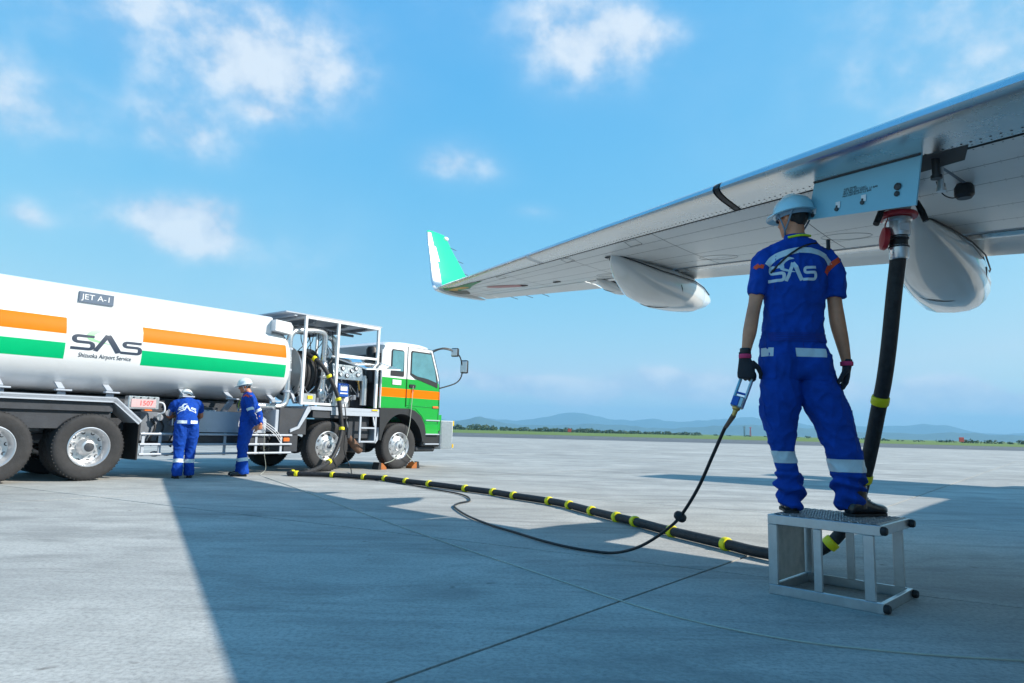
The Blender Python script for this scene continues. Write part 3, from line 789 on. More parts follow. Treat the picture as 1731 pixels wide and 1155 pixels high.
b.done('drain_fitting', 'silver_pipe', TR)
b = MB(); b.cyl((-3.95, .12, .42), (-3.95, .12, .22), .012, seg=8); b.done('earth_rod', 'chassis_dark', TR)
# side guard
for z in (.74, .565, .40):
    b = MB(); b.cyl((-5.76, .06, z), (-2.86, .06, z), .021, seg=12); b.done('side_guard_rail', 'fender_gray', TR)
for x in (-5.70, -5.42, -4.25, -3.62, -3.08):
    b = MB(); b.box((x, .085, .57), (.05, .022, .40), bev=.003); b.done('side_guard_post', 'fender_gray', TR)
b = MB(); b.box((-2.98, .06, .655), (.14, .04, .075), bev=.012); b.done('side_lamp', 'amber', TR)
# --- pipework from the tank
def pipe(name, pts, r, m='silver_pipe', n=6, par=TR, rounding=.22):
    b = MB()
    path = [Vector(p) for p in pts]; out = [path[0]]
    for i in range(1, len(path) - 1):
        a, p, c = path[i - 1], path[i], path[i + 1]; rr = min(rounding, (a - p).length * .49, (c - p).length * .49)
        q0 = p + (a - p).normalized() * rr; q1 = p + (c - p).normalized() * rr
        for k in range(n + 1):
            t_ = k / n; out.append((1 - t_) ** 2 * q0 + 2 * t_ * (1 - t_) * p + t_ * t_ * q1)
    out.append(path[-1]); b.tube(out, r, 16)
    for p, q in ((path[0], path[1]), (path[-1], path[-2])):
        d = (q - p).normalized(); b.cyl(p, p + d * .03, r * 1.55, seg=16)
    return b.done(name, m, par, smooth=40)
pipe('riser_pipe', [(-3.95, .22, 1.30), (-2.93, .22, 1.30), (-2.95, .22, 2.86), (-2.30, .25, 2.94), (-2.04, .28, 2.92), (-2.04, .30, 2.30)], .062)
pipe('cross_pipe', [(-1.95, .62, 2.90), (-1.55, .60, 2.90), (-1.52, .60, 2.44)], .075)
pipe('riser_pipe', [(-2.70, 1.9, 1.35), (-2.74, 1.9, 2.86), (-2.3, 1.9, 2.9)], .05)
for z in (1.62, 2.05, 2.48):
    b = MB(); b.cyl((-2.945, .22, z - .022), (-2.945, .22, z + .022), .078, seg=16); b.box((-2.945, .34, z), (.03, .22, .03)); b.done('pipe_clamp', 'fender_gray', TR)
# --- pump rack
XL, XM, XR, ZB, ZT = -2.70, -1.88, -.77, 1.36, 3.16
Y0, Y1 = .05, 2.36
def fbar(p, q, w=.058): b = MB(); b.bar(p, q, w, w, bev=.004); return b.done('rack_bar', 'white_paint', TR, smooth=0)
for y in (Y0, Y1):
    fbar((XL, y, ZB), (XL, y, ZT - .03)); fbar((XM, y, ZB), (XM, y, ZT - .03)); fbar((XR, y, ZB), (XR, y, ZT - .03))
    fbar((XL - .03, y, ZT), (XR + .03, y, ZT)); fbar((XM + .03, y, 2.46), (XR - .03, y, 2.46), .05); fbar((XL + .03, y, ZB + .03), (XM - .03, y, ZB + .03), .05)
for x in (XL, XR): fbar((x, Y0 + .03, ZT), (x, Y1 - .03, ZT))
b = MB(); b.box((-1.95, 1.2, 3.205), (2.5, 2.36, .025)); 
for x in (-2.95, -2.3, -1.4): b.box((x, 1.2, 3.17), (.06, 2.3, .045))
b.done('rack_roof', 'fender_gray', TR, smooth=0)
b = MB()
for x in (-2.45, -1.65, -1.1): b.box((x, 1.2, 3.10), (.05, 2.2, .06))
b.cyl((-2.6, .5, 3.05), (-.9, .5, 3.05), .02, seg=8); b.cyl((-2.6, .8, 3.03), (-.9, .8, 3.03), .03, seg=8); b.done('roof_beam', 'chassis_gray', TR, smooth=0)
# deck, skirt and front steps
b = MB(); b.box((-1.55, 1.2, 1.30), (1.85, 2.36, .08), bev=.006); b.box((-1.30, .035, 1.225), (1.32, .03, .10)); dk = b.done('deck', 'fender_gray', TR, smooth=0)
b = MB(); b.prism([(-2.55, 1.33), (-2.42, 1.33), (-2.72, .88), (-2.92, .80), (-2.92, .86), (-2.76, .92)], (0, .60, 0), (1, 0, 0), (0, 0, 1), .57); b.box((-2.98, .34, 1.02), (.52, .52, .44), bev=.01); b.done('wheel_shroud', 'fender_gray', TR, smooth=0)
b = MB(); b.box((-2.85, .36, 1.02), (.62, .6, .52)); b.box((-2.86, .33, .73), (.30, .5, .62)); b.done('shroud_box', 'chassis_dark', TR, smooth=0)
b = MB(); b.box((-1.95, .5, 1.18), (.9, .9, .14)); b.box((-1.1, .62, .95), (.60, .9, .55), bev=.02); b.box((-1.0, .55, .55), (.40, .6, .35), bev=.03); b.done('engine_block', 'chassis_dark', TR)
b = MB(); b.tube(spline([(-1.38, .3, .92), (-1.3, .25, .72), (-1.12, .24, .52), (-.95, .3, .42)]), .085, 14); b.done('exhaust_pipe', 'rust', TR)
b = MB(); b.cyl((-1.35, .28, 1.1), (-1.35, .28, .82), .09, seg=16); b.bar((-1.45, .2, 1.1), (-1.30, .2, .72), .05, .03); b.done('air_tank', 'chassis_gray', TR)
for x in (-1.17, -.74): 
    b = MB(); b.box((x, .045, .93), (.045, .03, .66)); b.done('ladder_side', 'fender_gray', TR, smooth=0)
for z in (.62, .92):
    b = MB(); b.box((-.955, .045, z), (.385, .04, .035)); b.done('ladder_rung', 'fender_gray', TR, smooth=0)
b = MB(); b.bar((-.82, .05, 1.20), (-.76, .05, .96), .03, .02); b.done('ladder_brace', 'label_white', TR, smooth=0)
b = MB(); b.box((-.80, .012, 1.315), (.16, .02, .03)); b.done('marker_lamp', 'warn_yellow', TR)
# hose reel
b = MB()
for x in (-2.62, -2.12): b.lathe((x, .78, 2.02), (1, 0, 0), [(.001, 0), (.54, 0), (.57, -.02), (.58, .0), (.57, .02), (.54, .012), (.001, .012)], 36)
rl = b.done('hose_reel', 'stainless', TR)
b = MB()
for k in range(5):
    x = -2.56 + .098 * k
    b.tube([(x + .02 * math.sin(i * 2 * math.pi / 28), .78 + .44 * math.cos(i * 2 * math.pi / 28), 2.02 + .44 * math.sin(i * 2 * math.pi / 28)) for i in range(28)], .05, 10, closed=True)
b.done('coiled_hose', 'hose_rubber', rl)
b = MB(); b.cyl((-2.55, .78, 2.02), (-2.19, .78, 2.02), .33, seg=24); b.done('reel_drum', 'black_plastic', rl)
b = MB(); b.bar((-2.68, .3, 1.4), (-2.68, .78, 2.02), .06); b.bar((-2.68, 1.3, 1.4), (-2.68, .78, 2.02), .06); b.bar((-2.06, .3, 1.4), (-2.06, .78, 2.02), .06); b.done('reel_stand', 'fender_gray', TR, smooth=0)
# gauge panel with dials
gp = Matrix.Rotation(rad(-14), 3, 'X')
b = MB(); b.box((-1.42, .24, 2.12), (.80, .02, .34), gp, bev=.004); gpan = b.done('gauge_panel', 'stainless', TR)
for i, (dx, dz) in enumerate(((-.30, .09), (-.14, .08), (-.22, -.06), (-.05, -.08), (.10, .04), (.26, -.04), (.22, .10))):
    p = Vector((-1.42, .24, 2.12)) + gp @ Vector((dx, -.012, dz)); n_ = gp @ Vector((0, -1, 0))
    b = MB(); b.lathe(p, n_, [(.05, -.01), (.052, .02), (.046, .026), (.044, .018), (.001, .018)], 20); g_ = b.done('gauge', 'black_plastic', gpan)
    b = MB(); b.lathe(p + n_ * .019, n_, [(.041, 0), (.041, .002), (.001, .002)], 16); b.done('dial', 'label_white', g_)
    b = MB(); b.bar(p + n_ * .0225, p + n_ * .0225 + gp @ Vector((.018, 0, .024)), .006, .002, up=n_); b.done('needle', 'red_paint', g_)
# blue meter box
b = MB(); b.box((-1.60, .17, 1.72), (.28, .09, .30), bev=.03, seg=3); bb = b.done('meter_box', 'blue_box', TR)
b = MB(); b.box((-1.60, .118, 1.76), (.18, .012, .11), bev=.003); b.box((-1.60, .118, 1.65), (.20, .012, .03), bev=.003); b.done('meter_face', 'label_white', bb)
# filter vessel, pump, valve bodies
b = MB(); b.lathe((-1.30, .55, 1.36), (0, 0, 1), [(.14, 0), (.17, .03), (.17, .42), (.13, .52), (.06, .56), (.001, .57)], 24); b.done('filter_vessel', 'stainless', TR)
b = MB(); b.lathe((-1.47, .30, 1.52), (0, -1, 0), [(.15, -.22), (.16, -.05), (.13, .02), (.10, .06), (.05, .10), (.001, .10)], 24); b.cyl((-1.47, .3, 1.36), (-1.47, .3, 1.5), .07); b.done('pump_body', 'label_white', TR)
b = MB(); b.lathe((-2.04, .30, 1.60), (0, 0, 1), [(.06, -.22), (.07, -.1), (.11, -.06), (.12, .0), (.11, .07), (.07, .11), (.065, .34), (.10, .36), (.10, .39), (.065, .41), (.065, .50), (.115, .53), (.12, .62), (.09, .68), (.065, .72)], 22); b.done('control_valve', 'silver_pipe', TR)
b = MB(); b.cyl((-.98, .22, 1.42), (-.98, .22, 2.02), .075, seg=18); b.cyl((-.98, .22, 2.02), (-.98, .22, 2.08), .05); b.done('sampling_bottle', 'stainless', TR)
b = MB(); b.box((-1.12, .28, 2.02), (.06, .05, .16), bev=.01); b.tube(spline([(-1.12, .26, 2.0), (-1.15, .2, 1.9), (-1.1, .22, 1.75)]), .018, 8); b.done('dip_hose', 'brass', TR)
b = MB(); b.box((-1.0, .8, 1.75), (.55, .7, .78), bev=.02); b.done('switch_cabinet', 'chassis_dark', TR)
b = MB(); b.box((-2.45, .22, 1.50), (.30, .20, .20), bev=.01); bxo = b.done('solenoid_box', 'stainless', TR)
b = MB(); b.box((-2.45, .112, 1.52), (.12, .012, .07)); b.done('warning_label', 'warn_yellow', bxo)
b = MB()
rs2 = random.Random(3)
for k in range(26):
    x = rs2.uniform(-2.6, -.9); z = rs2.uniform(1.4, 1.95); y = rs2.uniform(.25, .7)
    b.tube(spline([(x, y, z), (x + rs2.uniform(-.12, .12), y - .05, z + rs2.uniform(-.15, .2)), (x + rs2.uniform(-.25, .25), y, z + rs2.uniform(-.2, .35))], 5), rs2.choice((.008, .012, .018)), 6)
o = b.done('small_pipework', 'silver_pipe', TR); o['kind'] = 'stuff'
b = MB()
for k in range(22):
    x = rs2.uniform(-2.6, -.9); z = rs2.uniform(1.42, 1.7); y = rs2.uniform(.2, .6)
    b.box((x, y, z), (rs2.uniform(.04, .12), .08, rs2.uniform(.04, .14)), bev=.008)
o = b.done('fittings', 'chassis_gray', TR); o['kind'] = 'stuff'
b = MB()
for k in range(9):
    x = -2.5 + k * .1
    b.tube(spline([(x, .5, 3.02), (x + rs2.uniform(-.1, .1), .45, 2.75), (x + rs2.uniform(-.15, .15), .5, 2.5), (x + rs2.uniform(-.2, .2), .5, 2.3)], 5), .009, 6)
o = b.done('hanging_cables', 'black_rubber', TR); o['kind'] = 'stuff'
# lifted clear cover over the gauges
b = MB(); A_, B_, C_, D_ = (-1.86, .28, 2.44), (-.80, .28, 2.46), (-.42, -.34, 2.24), (-1.40, -.34, 2.18)
for p, q in ((A_, B_), (B_, C_), (C_, D_), (D_, A_)): b.bar(p, q, .028, .028)
cv = b.done('lifted_cover', 'white_paint', TR, smooth=0)
b = MB(); b.quad(*[(p[0], p[1], p[2] + .008) for p in (A_, B_, C_, D_)]); b.quad(*[(p[0], p[1], p[2] - .002) for p in (A_, B_, C_, D_)]); b.done('clear_sheet', 'clear_glass', cv, smooth=0)
b = MB(); b.bar((-1.85, .2, 2.42), (-1.45, -.3, 2.20), .012, .012); b.done('cover_stay', 'fender_gray', cv)
# --- cab
b = MB()
prof = [(-.62, 1.36), (-.62, 2.70), (-.57, 2.84), (-.45, 2.92), (.0, 2.965), (.55, 2.965), (.85, 2.93), (1.00, 2.83), (1.18, 2.42), (1.345, 2.04), (1.40, 1.86), (1.415, 1.50), (1.40, .80), (.80, .80), (.74, 1.02), (.60, 1.22), (.40, 1.34), (.20, 1.38)]
front = {6: .5, 7: .8, 8: 1, 9: 1, 10: 1, 11: 1, 12: 1}
roofv = {2: .4, 3: .8, 4: 1, 5: 1, 6: 1, 7: .5}
rings = []
for y, fi, ri in ((.03, .19, .10), (.05, .13, .06), (.10, .075, .025), (.22, .03, .006), (.55, .008, 0), (1.22, 0, 0), (1.89, .008, 0), (2.22, .03, .006), (2.34, .075, .025), (2.39, .13, .06), (2.41, .19, .10)):
    rings.append([b.bm.verts.new((x - front.get(i, 0) * fi, y, z - roofv.get(i, 0) * ri)) for i, (x, z) in enumerate(prof)])
b.loft(rings)
for z in (2.085, 1.845, 1.645):
    bmesh.ops.bisect_plane(b.bm, geom=b.bm.verts[:] + b.bm.edges[:] + b.bm.faces[:], plane_co=(0, 0, z), plane_no=(0, 0, 1))
for f in b.bm.faces:
    c = f.calc_center_median(); f.material_index = 0 if c.z > 2.085 else (2 if 1.645 < c.z < 1.845 else 1)
cab = b.done('cab', ['white_paint', 'cab_green', 'orange_paint'], TR, smooth=32)
def side_panel(name, pts, y, th, m, par, bev=0):
    b = MB(); b.prism(pts, (0, y + th, 0), (1, 0, 0), (0, 0, 1), th); return b.done(name, m, par, smooth=0)
# door: panel lines as a proud skin in three colours
dx0, dx1 = .14, 1.20
door = side_panel('door', [(dx0, 1.43), (.45, 1.40), (.66, 1.24), (.80, 1.06), (1.19, 1.06), (1.21, 1.645), (dx0, 1.645)], .020, .014, 'cab_green', cab)
side_panel('door_stripe', [(dx0, 1.647), (1.21, 1.647), (1.21, 1.843), (dx0, 1.843)], .020, .014, 'orange_paint', door)
side_panel('door_upper', [(dx0, 1.845), (1.21, 1.845), (1.20, 2.03), (.86, 2.083), (dx0, 2.083)], .020, .014, 'cab_green', door)
side_panel('door_frame', [(dx0, 2.085), (.22, 2.085), (.22, 2.80), (.90, 2.80), (1.10, 2.30), (1.17, 2.10), (1.20, 2.12), (1.12, 2.36), (.93, 2.84), (dx0, 2.84)], .020, .014, 'white_paint', door)
side_panel('door_window', [(.235, 2.20), (.40, 2.11), (.95, 1.98), (1.15, 1.93), (1.15, 2.09), (1.08, 2.33), (.90, 2.77), (.26, 2.77), (.235, 2.74)], .012, .010, 'black_plastic', door)
side_panel('window_pane', [(.26, 2.23), (.44, 2.17), (.80, 2.13), (1.10, 2.06), (1.045, 2.33), (.88, 2.735), (.285, 2.735), (.26, 2.71)], .006, .008, 'cab_glass', door)
b = MB(); b.box((.31, .012, 1.925), (.20, .03, .085), bev=.012); b.done('handle_recess', 'black_plastic', door)
b = MB(); b.box((.31, -.006, 1.935), (.13, .014, .028), bev=.006); b.done('door_handle', 'black_plastic', door)
side_panel('quarter_window', [(-.375, 2.13), (.02, 2.13), (.035, 2.16), (.02, 2.71), (-.02, 2.75), (-.345, 2.75), (-.375, 2.71)], .018, .014, 'black_plastic', cab)
side_panel('window_pane', [(-.345, 2.25), (-.005, 2.25), (.005, 2.70), (-.02, 2.72), (-.33, 2.72), (-.345, 2.70)], .010, .010, 'cab_glass', cab)
b = MB(); b.box((-.18, .020, 1.985), (.27, .014, .115), bev=.003); pn = b.done('number_plate', 'label_white', cab)
me = text_mesh('CU-02', .095, sx=.95); me.transform(Matrix.Translation((-.18, .0115, 1.985)) @ Matrix.Rotation(math.pi / 2, 4, 'X')); mesh_obj('lettering', me, 'fender_gray', pn, smooth=0)
side_panel('rear_pillar', [(-.64, 1.38), (-.60, 1.38), (-.60, 2.72), (-.64, 2.70)], .035, .05, 'white_paint', cab)
b = MB(); b.box((-.70, 1.1, 2.0), (.14, 2.0, 1.2), bev=.03)
for k in range(20): b.box((-.70, .18, 1.9 + .038 * k), (.15, .2, .016))
b.done('air_intake', 'black_plastic', TR)
b = MB(); b.lathe((-.72, .30, 2.55), (0, 0, 1), [(.13, -.6), (.14, .15), (.10, .22), (.001, .24)], 18); b.done('intake_snorkel', 'black_plastic', TR)
b = MB(); b.tube([(.132, .016, 1.44), (.132, .016, 2.85), (.94, .016, 2.85), (1.13, .016, 2.37), (1.215, .016, 2.10), (1.225, .016, 1.64), (1.20, .016, 1.05)], .007, 5); b.done('door_gap', 'black_rubber', cab)
b = MB(); b.tube([(.16, .012, 1.47), (1.18, .012, 1.44)], .006, 5); b.done('door_crease', 'cab_green', door)
# windscreen and front
b = MB(); b.grid([[(1.0 - .004 - .10 * ((2 * j / 10 - 1) ** 4) + .022, .16 + 2.12 * j / 10, 2.80) for j in range(11)], [(1.355 - .03 * ((2 * j / 10 - 1) ** 4) - .06 * ((2 * j / 10 - 1) ** 10) + .015, .12 + 2.20 * j / 10, 2.06) for j in range(11)]])
b.done('windscreen', 'cab_glass', cab, smooth=180)
b = MB(); b.box((1.425, 1.22, 1.55), (.03, 1.5, .34), bev=.01)
for k in range(4): b.box((1.435, 1.22, 1.42 + .085 * k), (.04, 1.5, .03))
b.done('grille', 'black_plastic', cab)
b = MB()
for k in range(5): b.box((1.215, .035, 1.42 + .07 * k), (.05, .03, .045), bev=.008)
o = b.done('corner_vent', 'cab_green', cab); o['kind'] = 'stuff'
b = MB(); b.box((1.10, .006, 1.455), (.20, .03, .055), bev=.012); b.done('turn_lamp', 'amber', cab)
# arch, steps, bumper
arc = [(math.cos(rad(a)), math.sin(rad(a))) for a in range(8, 173, 6)]
for y0 in (.0, 1.94):
    b = MB(); pr = [(.66 * c, .50 + .74 * s) for c, s in arc] + [(-.62, 1.38), (-.25, 1.40), (.25, 1.42), (.50, 1.36), (.70, 1.18), (.79, .95)]
    pr = [(.66 * c, .50 + .76 * s) for c, s in arc] 
    outer = [(-.64, .66), (-.66, 1.38), (.22, 1.395), (.42, 1.35), (.62, 1.23), (.755, 1.03), (.81, .80), (.80, .60)]
    poly = outer + [(.70 * c if c > 0 else .60 * c, .52 + .74 * s) for c, s in arc]
    b.prism(poly, (0, y0 + .5, 0), (1, 0, 0), (0, 0, 1), .5)
    b.done('wheel_arch', 'black_plastic', TR, smooth=0)
b = MB(); b.prism([(-.60, 1.20), (-.52, 1.20), (-.62, .70), (-.72, .58), (-.76, .62), (-.68, .76)], (0, .45, 0), (1, 0, 0), (0, 0, 1), .42); b.done('arch_skirt', 'fender_gray', TR, smooth=0)
b = MB(); b.box((1.08, .30, 1.08), (.60, .5, .40), bev=.01); b.done('step_well', 'cab_green', TR)
for z in (1.135, .80, .565):
    b = MB(); b.box((1.03, .055, z), (.48, .12, .03), bev=.006); b.done('cab_step', 'fender_gray', TR)
b = MB(); b.box((1.04, .34, .66), (.62, .56, .30), bev=.02); b.done('step_box', 'black_plastic', TR)
b = MB(); b.prism([(1.34, .44), (1.74, .44), (1.76, 1.14), (1.34, 1.14)], (0, .40, 0), (1, 0, 0), (0, 0, 1), .38); b.box((1.56, 1.22, .79), (.30, 2.36, .62), bev=.02)
bmp = b.done('bumper', 'white_paint', TR, smooth=0)
b = MB(); b.box((1.54, .012, .79), (.38, .012, .68), bev=.003)
for i in range(9):
    for j in range(16):
        b.box((1.37 + .042 * i, .004, .48 + .041 * j), (.020, .006, .006), Matrix.Rotation(rad(45 if (i + j) % 2 else -45), 3, 'Y'))
b.done('tread_plate', 'aluminium', bmp, smooth=0)
for z_, h_ in ((1.08, .12), (.52, .09)):
    b = MB(); b.box((1.775, .12, z_), (.03, .22, h_)); b.done('hazard_tape', 'warn_yellow', bmp, smooth=0)
b = MB(); b.bar((1.79, .03, 1.03), (1.79, .14, 1.13), .02, .05); b.bar((1.79, .12, 1.03), (1.79, .21, 1.12), .02, .05); b.done('hazard_stripe', 'black_plastic', bmp, smooth=0)
b = MB(); b.box((.95, .5, .45), (.7, .7, .14), bev=.04); b.done('front_axle_cover', 'chassis_dark', TR)
# mirrors
b = MB(); b.tube(spline([(.98, .10, 2.80), (1.25, -.02, 2.92), (1.62, -.12, 2.86), (1.80, -.14, 2.70), (1.86, -.14, 2.35), (1.70, -.10, 2.10), (1.25, .06, 1.93)]), .017, 8)
b.tube(spline([(1.02, .10, 2.86), (1.3, .0, 2.95), (1.55, -.08, 2.93)]), .012, 8); ma = b.done('mirror_arm', 'black_plastic', cab)
b = MB(); b.box((1.60, -.12, 2.86), (.09, .20, .22), Matrix.Rotation(rad(20), 3, 'Z'), bev=.03, seg=2); b.done('mirror_housing', 'black_plastic', ma)
b = MB(); b.box((1.91, -.17, 2.52), (.10, .20, .34), Matrix.Rotation(rad(25), 3, 'Z'), bev=.035, seg=2); mh = b.done('mirror_housing', 'black_plastic', ma)
b = MB(); b.box((1.865, -.195, 2.52), (.02, .16, .28), Matrix.Rotation(rad(25), 3, 'Z'), bev=.008); b.done('mirror_glass', 'stainless', mh)
b = MB(); b.box((1.545, -.14, 2.86), (.02, .16, .17), Matrix.Rotation(rad(20), 3, 'Z'), bev=.008); b.done('mirror_glass', 'stainless', ma)
# ------------------------------------------------------------------ airliner (x outboard to its right wing, y forward, z up)
AC = empty('airliner', (8.328, 3.113, 0), rad(140.5))
tag(AC, 'parked airliner whose polished right wing with green winglet spans the sky', 'airplane')
TEs = [(1.2, -.70), (4.7, -.39), (6.56, -.10), (7.78, .10), (9.46, .53), (12.40, 1.21)]
def c_le(s): return (s - 12.4) * .512 if s > 3.2 else (3.2 - 12.4) * .512 + (s - 3.2) * .80
def c_te(s): return float(np.interp(s, [a for a, _ in TEs], [b_ for _, b_ in TEs]))
def z_ch(s): return 3.249 - (12.4 - s) * .0842
LO = ([0, .006, .02, .05, .10, .18, .30, .45, .58, .68, .76, .84, .92, 1.0], [.000, -.007, -.011, -.014, -.015, -.016, -.016, -.013, -.008, -.002, .005, .010, .010, .002])
UP = ([0, .006, .02, .05, .10, .20, .35, .50, .65, .80, .90, 1.0], [.000, .010, .020, .032, .046, .060, .067, .063, .051, .032, .020, .006])
def wp(s, t, low=True, off=0.0):
    """point on the wing: station s, chord fraction t; off pushes outwards"""
    c0, c1 = c_le(s), c_te(s); ch = c1 - c0; T_ = LO if low else UP
    z = z_ch(s) + ch * float(np.interp(t, T_[0], T_[1])) + (-off if low else off)
    return Vector((s, -(c0 + ch * t), z))
def t_of(s, c): return (c - c_le(s)) / (c_te(s) - c_le(s))
def wing_piece(name, s0, s1, t0, t1, m, par, ns=10, nt=9, inset=0.0, smooth=50, tu0=None):
    b = MB(); rings = []
    for i in range(ns + 1):
        s = s0 + (s1 - s0) * i / ns
        lo = [wp(s, t0 + (t1 - t0) * (j / nt) ** (1.6 if t0 == 0 else 1), True, -inset) for j in range(nt + 1)]
        up = [wp(s, t0 + (t1 - t0) * (j / nt) ** (1.6 if t0 == 0 else 1), False, -inset) for j in range(nt, -1, -1)]
        if t0 == 0: up = up[:-1]
        rings.append([b.bm.verts.new(p) for p in lo + up])
    b.loft(rings)
    return b.done(name, m, par, smooth=smooth)
wing = wing_piece('wing', 1.2, 12.40, .142, .752, 'wing_seam', AC, ns=30, nt=10, inset=.006)
# upper skin
b = MB(); b.grid([[wp(1.2 + 11.2 * i / 30, .145 + (.75 - .145) * j / 8, False, .001) for j in range(9)] for i in range(31)]); b.done('upper_skin', 'wing_paint', wing, smooth=180)
# lower skin: separate panels with open seams between them
SS = [1.25, 3.0, 4.55, 6.0, 7.35, 8.8, 10.3, 11.6, 12.40]
TT = [.146, .235, .335, .50, .63, .750]
for i in range(len(SS) - 1):
    for j in range(len(TT) - 1):
        b = MB(); P = []
        g_s, L_ = .0035, SS[i + 1] - SS[i]
        for a in range(7):
            s = SS[i] + g_s + (L_ - 2 * g_s) * a / 6; gt = .0035 / (c_te(s) - c_le(s))
            P.append([wp(s, TT[j] + gt + (TT[j + 1] - TT[j] - 2 * gt) * k / 4) for k in range(5)])
        b.grid(P); b.done('skin_panel', 'wing_paint', wing, smooth=180)
# leading edge slats
for s0, s1 in ((3.25, 6.325), (6.395, 9.24), (9.32, 12.36)):
    wing_piece('slat', s0, s1, 0, .138, 'slat_metal', wing, ns=10, nt=14)
wing_piece('fixed_leading_edge', 1.2, 3.22, 0, .14, 'slat_metal', wing, ns=4, nt=14)
for s0, s1, m in ((6.340, 6.380, 'black_rubber'), (9.25, 9.31, 'label_white')):
    wing_piece('slat_seal', s0, s1, 0, .136, m, wing, ns=1, nt=12)
# flaps and aileron with a narrow open slot ahead of them
wing_piece('flap', 1.5, 6.45, .768, 1.0, 'wing_paint', wing, ns=8, nt=8)
wing_piece('flap', 6.50, 9.55, .768, 1.0, 'wing_paint', wing, ns=6, nt=8)
wing_piece('aileron', 9.60, 12.05, .768, 1.0, 'wing_paint', wing, ns=5, nt=8)
wing_piece('tip_fairing', 12.06, 12.40, .755, 1.0, 'wing_paint', wing, ns=2, nt=8)
for s0, s1 in ((1.6, 6.4), (6.55, 9.5)):
    b = MB(); b.grid([[wp(s0 + (s1 - s0) * i / 8, t_, True, .004 + .022 * math.sin(math.pi * k / 4)) for k, t_ in enumerate((.772, .785, .80, .815, .83))] for i in range(9)]); b.done('flap_lip', 'slat_metal', wing, smooth=180)
# rivet rows, access ovals and static wicks
b = MB()
def dot(s, t_, r=.006):
    p = wp(s, t_, True, .0015); n = 6
    vs_ = [b.bm.verts.new(p + Vector((math.cos(2 * math.pi * k / n) * r, math.sin(2 * math.pi * k / n) * r, 0))) for k in range(n)]
    b.face(vs_)
s = 3.3
while s < 12.2:
    dot(s, .118, .007); dot(s, .132, .005); dot(s, .152, .005); s += .045
for t_ in (.235, .335, .50, .63):
    s = 3.0
    while s < 12.2: dot(s, t_ - .006, .0035); dot(s, t_ + .007, .0035); s += .08
o = b.done('rivets', 'marking_dark', wing, smooth=0, recalc=False); o['kind'] = 'stuff'
for s_c, c_c in ((7.21, -1.01), (5.86, -1.54), (8.9, -.35), (4.3, -1.9)):
    b = MB(); pts = []
    for k in range(28):
        a = 2 * math.pi * k / 28; s_ = s_c + .20 * math.cos(a); c_ = c_c + .13 * math.sin(a); pts.append(wp(s_, t_of(s_, c_), True, .001))
    b.tube(pts, .0016, 4, closed=True); b.done('access_panel', 'chassis_gray', wing)
for s_c in (8.75, 10.4, 7.6):
    b = MB(); q = [wp(s_c, .16, True, .001), wp(s_c + .16, .16, True, .001), wp(s_c + .19, .225, True, .001), wp(s_c + .02, .225, True, .001)]
    b.tube(q, .0022, 4, closed=True); b.done('access_door', 'marking_dark', wing)
for s_c, t_ in ((8.25, .29), (10.6, .55), (9.9, .6)):
    b = MB(); p = wp(s_c, t_, True, .002); b.prism([(-.05, -.02), (.05, -.025), (.055, .02), (-.05, .015)], p, (1, 0, 0), (0, 1, 0), -.012); b.done('drain_vent', 'marking_dark', wing)
def patch(name, pts, m, n=5):
    """flat print on the lower skin: polygon in (s, c)"""
    b = MB(); b.face([b.bm.verts.new(wp(s_, t_of(s_, c_), True, .004)) for s_, c_ in pts]); bmesh.ops.triangulate(b.bm, faces=b.bm.faces[:])
    return b.done(name, m, wing, smooth=0)
patch('marking_disc', [(10.95 + .40 * math.cos(2 * math.pi * k / 24), .03 + .105 * math.sin(2 * math.pi * k / 24)) for k in range(24)], 'roundel_pink')
patch('tip_graphic', [(12.38, .15), (12.3, .02), (11.9, -.08), (11.4, -.33), (11.0, -.46), (11.25, -.30), (11.5, -.14), (11.75, .08), (12.0, .16), (12.2, .3)], 'graphic_green')
patch('tip_graphic', [(12.30, .14), (12.0, -.02), (11.72, -.10), (11.66, -.03), (11.85, .07), (12.02, .09), (12.2, .26)], 'graphic_yellow').location.z = -.002
patch('tip_graphic', [(12.38, .52), (12.36, .22), (12.12, .20), (12.0, .28), (12.1, .46), (12.25, .6)], 'graphic_dark').location.z = -.003
# winglet: blended tip turning up
stations = [(12.40, 3.249, .0, 1.21), (12.55, 3.262, .10, 1.26), (12.68, 3.30, .18, 1.30), (12.77, 3.37, .225, 1.31), (12.83, 3.47, .25, 1.30), (12.87, 3.60, .265, 1.25), (12.93, 3.85, .285, 1.10), (13.00, 4.12, .30, .93), (13.07, 4.38, .32, .80), (13.085, 4.42, .36, .76)]
tv = [0, .01, .04, .10, .20, .27, .45, .65, .85, 1.0]; th = [0, .012, .026, .038, .046, .048, .044, .03, .014, .001]
b = MB(); rings = []
for k, (s_, z_, c0, c1) in enumerate(stations):
    a = stations[max(k - 1, 0)]; d_ = stations[min(k + 1, len(stations) - 1)]
    tng = Vector((d_[0] - a[0], 0, d_[1] - a[1])).normalized(); nrm = Vector((-tng.z, 0, tng.x)); ch = c1 - c0
    up = [Vector((s_, -(c0 + ch * t_), z_ - .012 * ch * (k < 4))) + nrm * h_ * ch * (1.1 if k < 3 else .8) for t_, h_ in zip(tv, th)]
    lo = [Vector((s_, -(c0 + ch * t_), z_ - .012 * ch * (k < 4))) - nrm * h_ * ch * .75 for t_, h_ in zip(tv[1:-1], th[1:-1])]
    rings.append([b.bm.verts.new(p) for p in up + lo[::-1]])
b.loft(rings)
